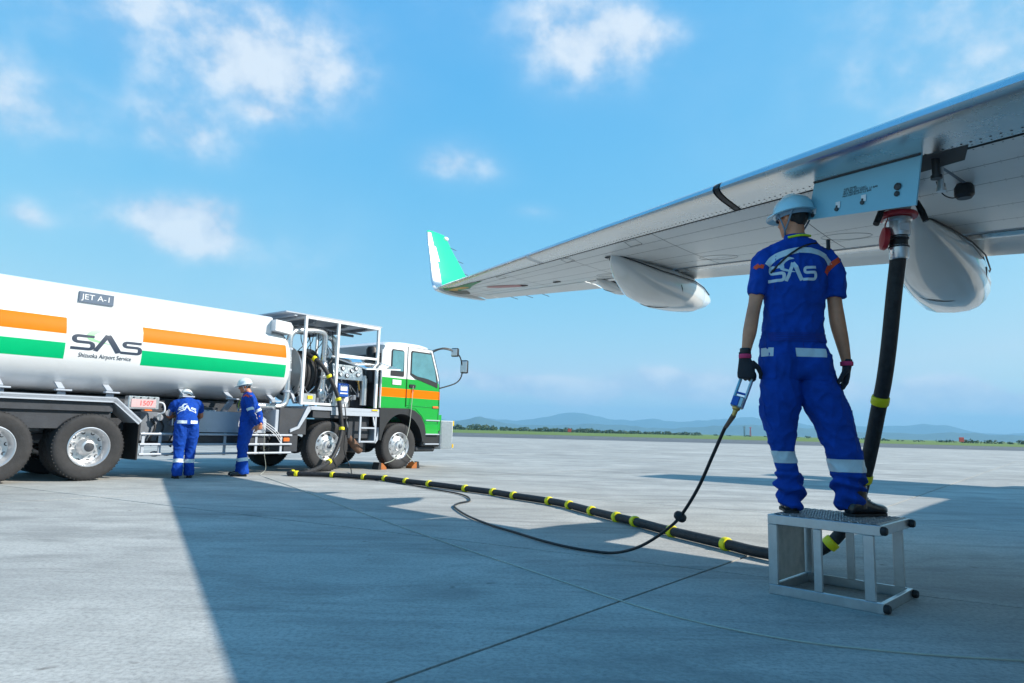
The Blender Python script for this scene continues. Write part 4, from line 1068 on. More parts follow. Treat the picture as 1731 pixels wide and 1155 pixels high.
for f in b.bm.faces:
    c = f.calc_center_median()
    i = min(range(len(stations)), key=lambda q: abs(stations[q][1] - c.z) + abs(stations[q][0] - c.x))
    t_ = (-c.y - stations[i][2]) / (stations[i][3] - stations[i][2])
    f.material_index = 2 if c.z < 3.34 else (1 if t_ < .22 and c.z < 4.30 else 0)
wlt = b.done('winglet', ['winglet_green', 'slat_metal', 'wing_paint'], wing, smooth=45)
b = MB(); b.sphere((13.06, -.80, 4.36), (.03, .06, .04), 10); b.done('tip_lamp', 'label_white', wlt)
for z_, s_, c_ in ((4.20, 13.02, .87), (3.98, 12.97, 1.01), (3.76, 12.91, 1.15)):
    b = MB(); b.tube([(s_, -c_, z_), (s_, -c_ - .16, z_ - .01)], .005, 5); b.done('static_wick', 'marking_dark', wlt)
for s_ in (10.9, 11.3, 11.7):
    b = MB(); p = wp(s_, 1.0); b.tube([p, p + Vector((0, -.18, -.01))], .005, 5); b.done('static_wick', 'marking_dark', wing)
# flap track fairings
def fairing(s_c, c0, c1, hw, depth, label=None):
    def skin(c): return wp(s_c, min(1, max(.15, t_of(s_c, c)))).z
    prof = [(0, .02, .02), (.04, .28, .22), (.12, .60, .52), (.25, .88, .84), (.42, 1.0, 1.0), (.58, .98, 1.0), (.72, .80, .88), (.86, .52, .66), (.95, .26, .46), (1.0, .06, .38)]
    b = MB(); rings = []; line = []
    for f_, w_, d_ in prof:
        c = c0 + (c1 - c0) * f_; zt = skin(c) + .03; zb = skin(c) - depth * d_
        if f_ > .72: zt = skin(c) + .02 - depth * (f_ - .72) * 1.1
        hw_ = hw * w_; n = 20; ring = []
        for k in range(n):
            a = 2 * math.pi * k / n; ca, sa = math.cos(a), math.sin(a)
            zz = (zt + zb) / 2 + (zt - zb) / 2 * math.copysign(abs(sa) ** .85, sa)
            ring.append(b.bm.verts.new((s_c + hw_ * math.copysign(abs(ca) ** .8, ca), -c, zz)))
        rings.append(ring)
        line.append((c, zt - (zt - zb) * .30, hw_ * 1.0))
    b.loft(rings)
    cut = c0 + (c1 - c0) * .74
    bmesh.ops.bisect_plane(b.bm, geom=b.bm.verts[:] + b.bm.edges[:] + b.bm.faces[:], plane_co=(s_c, -cut, z_ch(s_c) - .3), plane_no=(0, -1, -.35))
    for f in b.bm.faces:
        c = f.calc_center_median(); f.material_index = 1 if (Vector(c) - Vector((s_c, -cut, z_ch(s_c) - .3))).dot(Vector((0, -1, -.35))) > 0 else 0
    o = b.done('flap_fairing', ['fairing_paint', 'fairing_tip'], wing, smooth=60)
    for sg in (-1, 1):
        b = MB(); b.tube([(s_c + sg * (h_ * .985 + .003), -c, z_) for c, z_, h_ in line[:-2]], .007, 5); b.done('seal_line', 'black_rubber', o)
    tr = MB(); k = [l for l in line if abs((l[0] - c0) / (c1 - c0) - .42) < .02][0]
    tr.tube([(s_c - math.cos(rad(a)) * k[2] * 1.004, -k[0] - .10 * math.sin(rad(2 * a)), (skin(k[0]) + .03 + skin(k[0]) - depth) / 2 - math.sin(rad(a)) * (depth + .03) / 2 * 1.006) for a in range(0, 181, 9)], .004, 5)
    tr.done('seam_line', 'marking_dark', o)
    return o
fairing(8.2, -1.50, 1.05, .30, .45)
fairing(5.27, -2.05, 1.05, .32, .50)
fairing(9.25, -.15, .78, .085, .13)
# refuel bay: open door, dark plate painting the recess's shade, lamp and lanyard
b = MB(); b.prism([(5.60, -3.06), (5.02, -3.36), (4.80, -3.44), (4.84, -3.22), (5.2, -3.02), (5.55, -2.90)][::-1], (0, 0, 0), (1, 0, 0), (0, -1, 0), .01)
for v in b.bm.verts: v.co.z = wp(v.co.x, t_of(v.co.x, -v.co.y), True, .004 if v.co.z > .005 or v.co.z < -.005 else -.02).z
b.done('bay_shade_plate', 'wing_seam', wing, smooth=0)
inv = AC.matrix_world.inverted() if False else (Matrix.Translation(AC.location) @ Matrix.Rotation(rad(140.5), 4, 'Z')).inverted()
def L(p): return inv @ Vector(p)
TL, TRt, BR, BL = L((1.973, 4.325, 2.655)), L((2.292, 3.687, 2.600)), L((2.269, 3.733, 2.289)), L((1.941, 4.388, 2.399))
nrm = (TRt - TL).cross(BL - TL).normalized()
if nrm.dot(L((0, 0, .97)) - TL) < 0: nrm.negate()
b = MB(); th_ = .012
fr = [b.bm.verts.new(p) for p in (TL, TRt, BR, BL)]; bk = [b.bm.verts.new(p - nrm * th_) for p in (TL, TRt, BR, BL)]
b.loft([bk, fr]); pd = b.done('refuel_door', 'panel_sky_blue', wing, smooth=0)
def on_door(u, v, o_=.002): return TL + (TRt - TL) * u + (BL - TL) * v + nrm * o_
ux = (TRt - TL).normalized(); vx = nrm.cross(ux).normalized()
if vx.z < 0: vx.negate()
for u, v in ((.06, .82), (.31, .80), (.56, .78)):
    b = MB(); p = on_door(u, v, .002); b.prism([(-.016, -.02), (.016, -.02), (.016, .02), (-.016, .02)], p, ux, vx, .003 * (1 if ux.cross(vx).dot(nrm) > 0 else -1)); b.done('latch_plate', 'label_white', pd, smooth=0)
    b = MB(); p = on_door(u - .004, v + .10, .002); b.lathe(p, nrm, [(.013, 0), (.013, .008), (.001, .009)], 10); b.box(p + vx * .014, (.012, .012, .02)); b.done('latch', 'marking_dark', pd)
for u, v, r_ in ((.86, .70, .022), (.865, .86, .016)):
    b = MB(); b.lathe(on_door(u, v), nrm, [(r_, 0), (r_, .006), (r_ * .5, .012), (.001, .012)], 14); b.done('knob', 'marking_dark', pd)
for k, tx in enumerate(('FUEL PANEL', 'SET FUEL QTY LOAD', 'MAX PRESSURE REFUEL 3.5 BAR', 'MAX DEFUELLING 0.2 BAR')):
    me = text_mesh(tx, .017, align='LEFT', extrude=.0004)
    mm = Matrix.Identity(4); zz = ux.cross(vx)
    sgn = 1 if zz.dot(nrm) > 0 else -1
    base = on_door(.34, .46 + .055 * k, .0015)
    for i_, vv in enumerate((ux, vx, zz)): mm[0][i_], mm[1][i_], mm[2][i_] = vv
    mm.translation = base; me.transform(mm); mesh_obj('lettering', me, 'marking_dark', pd, smooth=0)
b = MB(); p = L((2.80, 4.10, 2.56)); b.cyl(p + Vector((0, 0, .16)), p, .012, seg=8); b.lathe(p + Vector((0, 0, -.07)), (0, 0, 1), [(.001, -.02), (.04, -.02), (.055, .0), (.055, .05), (.03, .09), (.001, .10)], 18); b.done('bay_lamp', 'black_plastic', wing)
b = MB(); p2 = L((2.74, 4.02, 2.60)); b.lathe(p2, (0, 0, -1), [(.001, -.004), (.05, -.004), (.052, .01), (.001, .012)], 20); b.done('lamp_reflection', 'fender_gray', wing)  # gray disc drawn as the bay lamp's reflection in the skin
b = MB(); b.tube(spline([L((2.62, 4.10, 2.60)), L((2.66, 4.1, 2.50)), L((2.73, 4.1, 2.47)), L((2.79, 4.1, 2.52))]), .004, 5); b.done('lanyard', 'cord_black', wing)
hg = []
for k in range(9):
    u = k / 8; lo_, hi_ = 0.0, 1.0
    for _ in range(20):
        v = (lo_ + hi_) / 2; q = on_door(u, v, .004); sk = wp(q.x, t_of(q.x, -q.y)).z
        if q.z > sk: lo_ = v
        else: hi_ = v
    hg.append(on_door(u, v, .004))
b = MB(); b.tube(hg, .009, 8); b.done('door_hinge', 'wing_seam', pd)
for k, (x, y, z0, z1) in enumerate(((2.40, 3.74, 2.62, 2.47), (2.50, 3.86, 2.62, 2.44), (2.56, 3.95, 2.62, 2.50))):
    b = MB(); b.cyl(L((x, y, z0)), L((x, y, z1)), .022 - .004 * k, seg=12); b.cyl(L((x, y, z1)), L((x, y, z1 - .02)), .03 - .004 * k, seg=12); b.done('bay_valve', 'black_plastic' if k != 1 else 'stainless', wing)
b = MB(); b.bar(L((2.33, 3.72, 2.58)), L((2.80, 4.08, 2.56)), .018, .012); b.done('door_stay', 'chassis_gray', wing, smooth=0)
# --- fuselage, tail, engines and gear (mostly out of the picture; they shade the apron)
b = MB(); rings = []
for c, r_, zc in ((-17.2, .05, 2.55), (-16.9, .45, 2.6), (-16.3, .85, 2.7), (-15.3, 1.25, 2.85), (-14.0, 1.5, 2.98), (-12.5, 1.6, 3.05), (-6, 1.62, 3.08), (0, 1.62, 3.08), (4, 1.62, 3.08), (7, 1.5, 3.2), (9.5, 1.22, 3.5), (12, .82, 3.9), (14, .42, 4.3), (14.8, .15, 4.45)):
    rings.append(b.ring((0, -c, zc), (r_ * .95, 0, 0), (0, 0, r_ * 1.04), 36))
b.loft(rings); b.done('fuselage', 'white_paint', AC, smooth=60)
def slab_wing(name, pts, m, par):
    """pts: (le, te, thick_dir, thickness) sections"""
    b = MB(); rings = []
    for le, te, td, tk in pts:
        le, te, td = Vector(le), Vector(te), Vector(td); ch = te - le
        prof = [(0, 0), (.03, .35), (.12, .8), (.3, 1), (.6, .75), (1, .02)]
        ring = [le + ch * t_ + td * tk * h_ for t_, h_ in prof] + [le + ch * t_ - td * tk * h_ for t_, h_ in prof[-2:0:-1]]
        rings.append([b.bm.verts.new(p) for p in ring])
    b.loft(rings); return b.done(name, m, par, smooth=50)
slab_wing('tail_fin', [((0, -8.6, 4.3), (0, -13.9, 4.5), (1, 0, 0), .2), ((0, -9.9, 5.2), (0, -14.0, 5.4), (1, 0, 0), .18), ((0, -13.4, 9.96), (0, -15.0, 9.96), (1, 0, 0), .07)], 'winglet_green', AC)
for sg in (1, -1):
    slab_wing('tailplane', [((sg * .4, -10.9, 4.15), (sg * .4, -13.6, 4.15), (0, 0, 1), .14), ((sg * 4.62, -13.2, 4.9), (sg * 4.62, -14.3, 4.9), (0, 0, 1), .05)], 'white_paint', AC)
slab_wing('far_wing', [((-1.2, -c_le(1.2), z_ch(1.2)), (-1.2, -c_te(1.2), z_ch(1.2)), (0, 0, 1), .30), ((-4.7, -c_le(4.7), z_ch(4.7)), (-4.7, -c_te(4.7), z_ch(4.7)), (0, 0, 1), .19), ((-12.4, 0, 3.25), (-12.4, -1.21, 3.25), (0, 0, 1), .06), ((-12.85, -.25, 3.5), (-12.85, -1.3, 3.5), (.7, 0, .7), .05), ((-13.07, -.32, 4.4), (-13.07, -.8, 4.4), (1, 0, 0), .03)], 'wing_paint', AC)
for sg in (1, -1):
    b = MB(); b.lathe((sg * 3.55, 6.2, 1.5), (0, -1, 0), [(.60, .25), (.68, 0), (.74, .03), (.80, .25), (.83, .9), (.80, 1.7), (.66, 2.7), (.52, 3.2), (.40, 3.2), (.40, 2.6)], 36)
    nac = b.done('engine', 'white_paint', AC, smooth=60)
    b = MB(); b.lathe((sg * 3.55, 5.9, 1.5), (0, -1, 0), [(.001, -.25), (.14, .0), (.58, .02), (.6, .1), (.001, .12)], 30); b.done('fan', 'chassis_dark', nac)
    b = MB(); b.prism([(5.3, 2.2), (4.2, 2.45), (3.0, 2.5), (3.0, 2.05), (4.6, 2.1)], (sg * 3.55 + .08, 0, 0), (0, 1, 0), (0, 0, 1), -.16); b.done('pylon', 'white_paint', nac, smooth=0)
for x, y in ((2.6, 1.1), (-2.6, 1.1), (0, 12.4)):
    r_ = .48 if x else .32
    b = MB(); b.cyl((x, y, r_), (x * .8, y, 2.2), .09, seg=12); b.bar((x, y, .7), (x * .7, y - .5 * (1 if x else -1), 2.0), .07); gr = b.done('gear_leg', 'fender_gray', AC)
    for dx in (-.22, .22):
        b = MB(); b.lathe((x + dx, y, r_), (1, 0, 0), [(.001, -.07), (.5 * r_, -.09), (.9 * r_, -.10), (r_, -.06), (r_, .06), (.9 * r_, .10), (.5 * r_, .09), (.001, .07)], 30); b.done('gear_tyre', 'tyre', gr)
# ------------------------------------------------------------------ people
def ell_sections(b, secs, n=24, e=2.2):
    rings = [b.ring(c, u, v, n, e) for c, u, v in secs]
    b.loft(rings)
def limb(b, pts, radii, n=18, uref=(1, 0, 0)):
    P = [Vector(p) for p in pts]; rings = []
    for i, p in enumerate(P):
        t = (P[min(i + 1, len(P) - 1)] - P[max(i - 1, 0)]).normalized()
        u = Vector(uref); u = (u - t * u.dot(t)).normalized(); v = t.cross(u)
        ru, rv = radii[i] if isinstance(radii[i], tuple) else (radii[i], radii[i])
        rings.append(b.ring(p, u * ru, v * rv, n))
    b.loft(rings)
def dens(pts, radii, k=3):
    """subdivide a section list smoothly"""
    P = spline([tuple(p) for p in pts], k)
    R_ = spline([(r if isinstance(r, tuple) else (r, r)) + (0,) for r in radii], k)
    return [tuple(p) for p in P], [(r.x, r.y) for r in R_]
def solid(b, voxel, smooth_it):
    bmesh.ops.recalc_face_normals(b.bm, faces=b.bm.faces[:])
    me = bpy.data.meshes.new('work'); b.bm.to_mesh(me); b.bm.free()
    return evaluated(me, [('REMESH', dict(mode='VOXEL', voxel_size=voxel, use_smooth_shade=True)), ('SMOOTH', dict(factor=.5, iterations=smooth_it))])
def ridge(p, f):
    return 1 - abs(noise.noise(Vector(p) * f))
def wrinkle(me, amp, masks, seed=0.0, sc=1.0):
    """cloth folds: ridged noise plus directional bunching; masks(co) -> list of (weight, axis coordinate, wavelength)"""
    n = len(me.vertices)
    nr = np.empty(n * 3, dtype=np.float32); me.vertices.foreach_get('normal', nr); nr = nr.reshape(-1, 3)
    for i, v in enumerate(me.vertices):
        p = v.co; q = Vector((p.x * 1.3 + seed, p.y * 1.3, p.z * .8 + seed)) / sc
        d = amp * (1.2 * (ridge(q, 5.5) ** 3 - .5) + 1.0 * (ridge((q.y + 3, q.x, q.z * 1.4), 10) ** 5 - .4) + .3 * noise.noise(q * 26))
        for w, ax, wl_ in masks(p):
            if w > .01:
                d += w * math.sin(2 * math.pi * (ax / wl_ + .8 * noise.noise(q * 5)))
        v.co = p + Vector(nr[i]) * d
def cut_piece(me, planes, off, keep=None):
    """piece of a mesh between planes [(co, no)] (keeps the side opposite to no), pushed out by off"""
    bm = bmesh.new(); bm.from_mesh(me)
    for co, no in planes:
        bmesh.ops.bisect_plane(bm, geom=bm.verts[:] + bm.edges[:] + bm.faces[:], plane_co=co, plane_no=no, clear_outer=True)
    if keep:
        bmesh.ops.delete(bm, geom=[f for f in bm.faces if not keep(f)], context='FACES')
    bm.normal_update()
    for v in bm.verts: v.co = v.co + v.normal * off
    out = bpy.data.meshes.new('piece'); bm.to_mesh(out); bm.free(); return out
class Caster:
    def __init__(self, me):
        self.t = BVHTree.FromPolygons([v.co.copy() for v in me.vertices], [tuple(p.vertices) for p in me.polygons])
    def hit(self, p, d, off):
        h = self.t.ray_cast(Vector(p), Vector(d))
        return None if h[0] is None else h[0] - Vector(d).normalized() * off
def project_strips(strips, f3, caster, d, off, name, m, par):
    """2-D ribbons -> 3-D by f3(x,y) then cast along d onto the cloth"""
    for pairs in strips:
        rows = []; ok = True
        for l, r in pairs:
            a = []
            for k in range(4):
                q = l.lerp(r, k / 3); h = caster.hit(f3(q.x, q.y), d, off)
                if h is None: ok = False; break
                a.append(h)
            if not ok: break
            rows.append(a)
        if ok and len(rows) > 1:
            b = MB(); b.grid(rows); b.done(name, m, par, smooth=180)
def head_bm(b, o, rot, s=1.0):
    o = Vector(o)
    def X(x, y, z): return o + rot @ (Vector((x, y, z)) * s)
    secs = [(-.005, .030, .080, .010), (.012, .046, .091, -.010), (.035, .058, .096, -.045), (.062, .065, .098, -.072), (.09, .070, .096, -.088), (.12, .074, .092, -.098), (.15, .076, .094, -.102), (.185, .071, .085, -.096), (.212, .052, .062, -.072), (.228, .022, .03, -.03)]
    rings = []
    for z, hw, yf, yb in secs:
        rings.append(b.ring(X(0, (yf + yb) / 2, z), rot @ Vector((hw * s, 0, 0)), rot @ Vector((0, (yf - yb) / 2 * s, 0)), 24, 2.3))
    b.loft(rings)
    limb(b, [X(0, .094, .132), X(0, .106, .108), X(0, .113, .088), X(0, .098, .077)], [.007 * s, .011 * s, .015 * s, .011 * s], 10)
    for sx in (-1, 1):
        b.sphere(X(sx * .077, -.012, .105), (.010 * s, .021 * s, .032 * s), 10, rot)
        b.sphere(X(sx * .03, .086, .138), (.02 * s, .012 * s, .008 * s), 8, rot)
        b.sphere(X(sx * .043, .068, .072), (.02 * s, .022 * s, .022 * s), 8, rot)
    b.sphere(X(0, .088, .012), (.022 * s, .014 * s, .014 * s), 8, rot)
    return X
def face_bits(X, rot, par, s=1.0):
    for sx in (-1, 1):
        b = MB(); b.sphere(X(sx * .031, .088, .119), (.013 * s, .007 * s, .006 * s), 10, rot); ey = b.done('eye', 'eye_white', par)
        b = MB(); b.sphere(X(sx * .031, .0945, .119), (.0055 * s, .003 * s, .0055 * s), 8, rot); b.done('pupil', 'hair', ey)
        b = MB(); b.sphere(X(sx * .031, .095, .139), (.019 * s, .004 * s, .004 * s), 8, rot); b.done('eyebrow', 'hair', par)
    b = MB(); b.sphere(X(0, .096, .047), (.023 * s, .006 * s, .006 * s), 8, rot); b.done('lips', 'lip', par)
def helmet(X, rot, par, s=1.0, hmat='helmet'):
    b = MB(); rings = []
    for z, k in ((.135, 1.0), (.150, 1.0), (.175, .975), (.205, .90), (.232, .76), (.252, .56), (.264, .30), (.268, .04)):
        rings.append(b.ring(X(0, -.004, z), rot @ Vector((.104 * k * s, 0, 0)), rot @ Vector((0, .128 * k * s, 0)), 32, 2.15))
    b.loft(rings); hm_ = b.done('helmet', hmat, par, smooth=60)
    b = MB(); r0 = b.ring(X(0, .0, .147), rot @ Vector((.1035 * s, 0, 0)), rot @ Vector((0, .1275 * s, 0)), 36, 2.15)
    r1 = [b.bm.verts.new(Vector(v.co) + (rot @ (Vector((math.cos(2 * math.pi * i / 36), math.sin(2 * math.pi * i / 36), -.35)) * s * (.012 + (.030 if math.sin(2 * math.pi * i / 36) > .3 else 0) * max(0, math.sin(2 * math.pi * i / 36))))) ) for i, v in enumerate(r0)]
    r2 = [b.bm.verts.new(Vector(v.co) - rot @ Vector((0, 0, .006 * s))) for v in r1]
    r3 = [b.bm.verts.new(Vector(v.co) - rot @ Vector((0, 0, .008 * s))) for v in r0]
    b.loft([r0, r1, r2, r3], closed=True); b.done('brim', hmat, hm_, smooth=40)
    for sx in (-.035, .035):
        b = MB(); b.tube([X(sx, .128 * math.cos(rad(a)) * .93, .147 + .118 * math.sin(rad(a))) for a in range(10, 171, 10)], .007 * s, 6); b.done('ridge', hmat, hm_)
    b = MB(); rr = [b.ring(X(0, -.006, z), rot @ Vector((.090 * s, 0, 0)), rot @ Vector((0, .112 * s, 0)), 28, 2.1) for z in (.108, .138)]; b.loft(rr, cap=False); b.done('headband', 'strap', hm_, smooth=180)
    for sx in (-1, 1):
        for y0 in (.045, -.075):
            b = MB(); b.tube(spline([X(sx * .094, y0, .135), X(sx * .088, y0 * .45 + .0, .07), X(sx * .070, .018, .012), X(sx * .03, .055, -.012)]), .0055 * s, 6); b.done('chin_strap', 'strap', hm_)
    b = MB(); b.box(X(0, -.131, .165), (.016 * s, .006 * s, .016 * s), rot, bev=.002); b.done('badge', 'strap', hm_)
    return hm_
def hand_bm(o, rot, curl, s=1.0, side=1, thumb=30):
    """wrist at o, fingers along -z, palm faces +y, thumb towards +x*side"""
    o = Vector(o); b = MB()
    def X(p): return o + rot @ (Vector(p) * s)
    def RV(p): return rot @ (Vector(p) * s)
    secs = [((0, 0, .03), .028, .022), ((0, 0, -.005), .029, .021), ((.002 * side, .002, -.03), .036, .019), ((.003 * side, .003, -.06), .042, .018), ((.002 * side, .004, -.088), .043, .015), ((.002 * side, .005, -.098), .038, .012)]
    ell_sections(b, [(X(c), RV((u, 0, 0)), RV((0, v, 0))) for c, u, v in secs], 16)
    for i, (x, L_, z0) in enumerate(((.032, .070, -.088), (.011, .079, -.092), (-.011, .074, -.090), (-.031, .058, -.083))):
        p = Vector((x * side, .003, z0)); a = 0; pts = [p + Vector((0, 0, .015)), p]
        for k, fr in enumerate((.44, .32, .24)):
            a += rad(curl[i] if isinstance(curl[i], (int, float)) else curl[i][k])
            p = p + Vector((-.05 * side * x / .03 * .1 * L_, math.sin(a), -math.cos(a))) * (L_ * fr); pts.append(p)
        limb(b, [X(q) for q in pts], [.0095 * s, .0098 * s, .0092 * s, .0085 * s, .0066 * s], 10, uref=rot @ Vector((1, 0, 0)))
    ta = rad(thumb); p0 = Vector((.030 * side, .004, -.022)); p1 = p0 + Vector((.026 * side * math.cos(ta), .018, -.026)); p2 = p1 + Vector((.008 * side * math.cos(ta), .014, -.030)); p3 = p2 + Vector((-.006 * side, .010, -.022))
    limb(b, [X(p0), X(p1), X(p2), X(p3)], [.015 * s, .0125 * s, .0105 * s, .008 * s], 10, uref=rot @ Vector((0, 1, 0)))
    return b
def boot(heel, toe, par, s=1.0, name='boot'):
    heel = Vector(heel); toe = Vector(toe); d = toe - heel; Ln = d.length; d.normalize(); sd_ = Vector((0, 0, 1)).cross(d)
    b = MB(); rings = []
    for f, w, h, z0 in ((-.02, .022, .03, .02), (0, .033, .06, .012), (.08, .038, .105, .010), (.22, .040, .118, .010), (.36, .040, .108, .010), (.52, .044, .080, .010), (.70, .049, .062, .010), (.86, .046, .054, .012), (.96, .034, .042, .014), (1.0, .016, .022, .018)):
        c = heel + d * (f * Ln) + Vector((0, 0, z0 + h * s / 2)); rings.append(b.ring(c, sd_ * w * s, Vector((0, 0, h * s / 2)), 18, 2.6))
    b.loft(rings)
    limb(b, [heel + d * .075 * s + Vector((0, 0, .05)), heel + d * .07 * s + Vector((0, 0, .17 * s))], [(.043 * s, .05 * s), (.045 * s, .055 * s)], 16, uref=sd_)
    o = b.done(name, 'boot', par, smooth=60)
    b = MB(); rr = []
    for z in (0.0, .018):
        rr.append([b.bm.verts.new(heel + d * (x * Ln) + sd_ * (y * s) + Vector((0, 0, z))) for x, y in ((-.03, .025), (.0, .040), (.2, .042), (.36, .038), (.55, .046), (.72, .052), (.88, .047), (.98, .028), (1.02, 0), (.98, -.028), (.88, -.047), (.72, -.052), (.55, -.046), (.36, -.038), (.2, -.042), (0, -.040), (-.03, -.025))])
    b.loft(rr); b.done('sole', 'black_rubber', o, smooth=30)
    b = MB()
    for k in range(5):
        q = heel + d * (Ln * (.36 + .055 * k)) + Vector((0, 0, (.122 - .011 * k) * s)); b.tube([q - sd_ * .022 * s, q + Vector((0, 0, .004)), q + sd_ * .022 * s], .0035 * s, 5)
    lc = b.done('laces', 'cord_black', o); lc['kind'] = 'stuff'
    return o

# --- the worker on the step (back to the camera)
MAN = empty('person', (2.0, 4.4, .485))
tag(MAN, 'worker in blue coveralls and pale helmet standing on the metal step, back turned', 'person')
TOR = [(-.123, 1.792, .075, .070), (-.128, 1.765, .125, .085), (-.129, 1.727, .178, .10), (-.129, 1.680, .205, .115), (-.130, 1.614, .212, .128), (-.135, 1.526, .208, .135), (-.150, 1.406, .196, .130), (-.157, 1.287, .190, .122), (-.166, 1.169, .196, .122), (-.168, 1.091, .202, .128), (-.156, 1.014, .221, .140), (-.143, .917, .236, .146), (-.140, .875, .215, .13), (-.138, .845, .12, .09)]
LEGL = [(-.250, .015, .92, .118), (-.254, .031, .78, .127), (-.252, .039, .696, .126), (-.249, .045, .628, .117), (-.244, .052, .556, .103), (-.235, .062, .457, .085), (-.220, .070, .370, .073), (-.204, .078, .287, .073), (-.190, .084, .227, .080), (-.182, .089, .174, .086), (-.179, .094, .121, .081), (-.173, .099, .076, .073), (-.173, .101, .030, .068)]
LEGR = [(-.036, .015, .92, .118), (-.010, .015, .786, .134), (.028, .011, .702, .130), (.065, .007, .616, .119), (.083, .003, .541, .112), (.109, 0, .463, .110), (.143, -.005, .360, .107), (.151, -.009, .279, .104), (.146, -.012, .219, .100), (.147, -.014, .162, .095), (.151, -.017, .110, .086), (.160, -.019, .060, .077), (.160, -.020, .028, .072)]
SLL = [(-.270, .02, 1.690, .055), (-.335, .02, 1.655, .066), (-.362, .018, 1.575, .071), (-.379, .015, 1.490, .068), (-.395, .012, 1.395, .064)]
SLR = [(.020, .02, 1.690, .055), (.082, .02, 1.655, .064), (.112, .018, 1.575, .072), (.118, .014, 1.490, .074), (.112, .012, 1.395, .072)]
b = MB()
P_, R_ = dens([(x, .02, z) for x, z, a, c in TOR], [(a, c) for x, z, a, c in TOR], 3)
ell_sections(b, [(p, (r[0], 0, 0), (0, r[1], 0)) for p, r in zip(P_, R_)], 36, 2.35)
for tb, fl in ((LEGL, .98), (LEGR, .94)):
    P_, R_ = dens([(x, y, z) for x, y, z, a in tb], [(a, a * fl) for x, y, z, a in tb], 3); limb(b, P_, R_, 28)
for tb in (SLL, SLR):
    P_, R_ = dens([(x, y, z) for x, y, z, a in tb], [(a, a * 1.08) for x, y, z, a in tb], 3); limb(b, P_, R_, 24)
b.sphere((-.235, -.055, .965), (.105, .075, .14), 20); b.sphere((-.055, -.055, .965), (.105, .075, .14), 20)
cme = solid(b, .0082, 6)
def man_masks(p):
    leg = -.245 if p.x < -.10 * (1 - max(0, p.z - .5)) else .1
    low = max(0, min(1, (.33 - p.z) / .12)) if p.z < .36 else 0
    knee = math.exp(-((p.z - .50) / .10) ** 2) * (p.z < .75)
    hip = math.exp(-((p.z - .78) / .07) ** 2)
    wst = math.exp(-((p.z - 1.10) / .07) ** 2)
    back = math.exp(-((p.z - 1.28) / .14) ** 2)
    arm = 1.0 if (p.z > 1.36 and (p.x < -.33 or p.x > .075)) else 0
    return [(low * .0160, p.z + .35 * p.x + .25 * p.y, .085), (knee * .0090, p.z + .6 * p.x, .10), (hip * .0090, p.z * .7 + 1.0 * abs(p.x + .14), .085), (wst * .0035, p.z + .1 * p.x, .035), (back * .0095, p.x * 1.2 + .3 * p.z, .10), (math.exp(-((p.z - .66) / .18) ** 2) * .0095, p.z * .7 + (p.x + .14) * 1.3, .15), (math.exp(-((p.z - 1.45) / .12) ** 2) * .006, p.z - .8 * abs(p.x + .13), .13), (arm * .008, p.z + .7 * p.x, .09)]
wrinkle(cme, .0095, man_masks)
cme2 = evaluated(cme, [('SMOOTH', dict(factor=.4, iterations=1))])
cov = mesh_obj('coverall', cme2, 'coverall', MAN, smooth=180)
ct = Caster(cme2)
def F3(x, z): return Vector((x, -1.5, z))
# reflective bands
zl = lambda z0, z1, xr: [((0, 0, z1), (0, 0, 1)), ((0, 0, z0), (0, 0, -1))]
for z0, z1, side in ((.316, .392, -1), (.272, .352, 1)):
    pl_ = zl(z0, z1, None) + [((-.045, 0, 0), (-side, 0, 0))]
    mesh_obj('reflective_band', cut_piece(cme2, pl_, .0035), 'reflective', cov, smooth=180)
def ribbon(pts, w, step=.02): return [stroke2d(subdivide2d(pts, step), w)]
project_strips(ribbon(spline2 := [Vector((p.x, p.y)) for p in spline([(-.352, 1.583, 0), (-.315, 1.628, 0), (-.255, 1.660, 0), (-.138, 1.685, 0), (-.03, 1.672, 0), (.040, 1.635, 0), (.062, 1.60, 0)], 6)], .040), F3, ct, (0, 1, 0), .0035, 'reflective_band', 'reflective', cov)
project_strips(ribbon([(-.203, 1.015), (-.010, 1.013)], .056, .015), F3, ct, (0, 1, 0), .004, 'reflective_band', 'reflective', cov)
project_strips(ribbon([(-.378, 1.022), (-.330, 1.018)], .056, .01), F3, ct, (0, 1, 0), .004, 'reflective_band', 'reflective', cov)
project_strips(ribbon([(.020, 1.532), (.048, 1.575), (.085, 1.612), (.125, 1.640)], .034, .012), F3, ct, (0, 1, 0), .0035, 'sleeve_patch', 'coverall_orange', cov)
project_strips(ribbon([(-.425, 1.570), (-.405, 1.585), (-.375, 1.575)], .026, .012), F3, ct, (0, 1, 0), .0035, 'sleeve_patch', 'coverall_orange', cov)
# emblem on the back
lg = []
for kind, pairs in logo_strips():
    dn = []
    for (l0, r0), (l1, r1) in zip(pairs[:-1], pairs[1:]): dn += [(l0, r0), ((l0 + l1) / 2, (r0 + r1) / 2)]
    lg.append(dn + [pairs[-1]])
ang = rad(3.0)
def LG(x, y):
    X_, Z_ = x * .098, y * .100; return Vector((-.345 + X_ * math.cos(ang) - Z_ * math.sin(ang) * .3, -1.5, 1.470 + X_ * math.sin(ang) + Z_))
project_strips(lg, LG, ct, (0, 1, 0), .0035, 'emblem', 'reflective', cov)
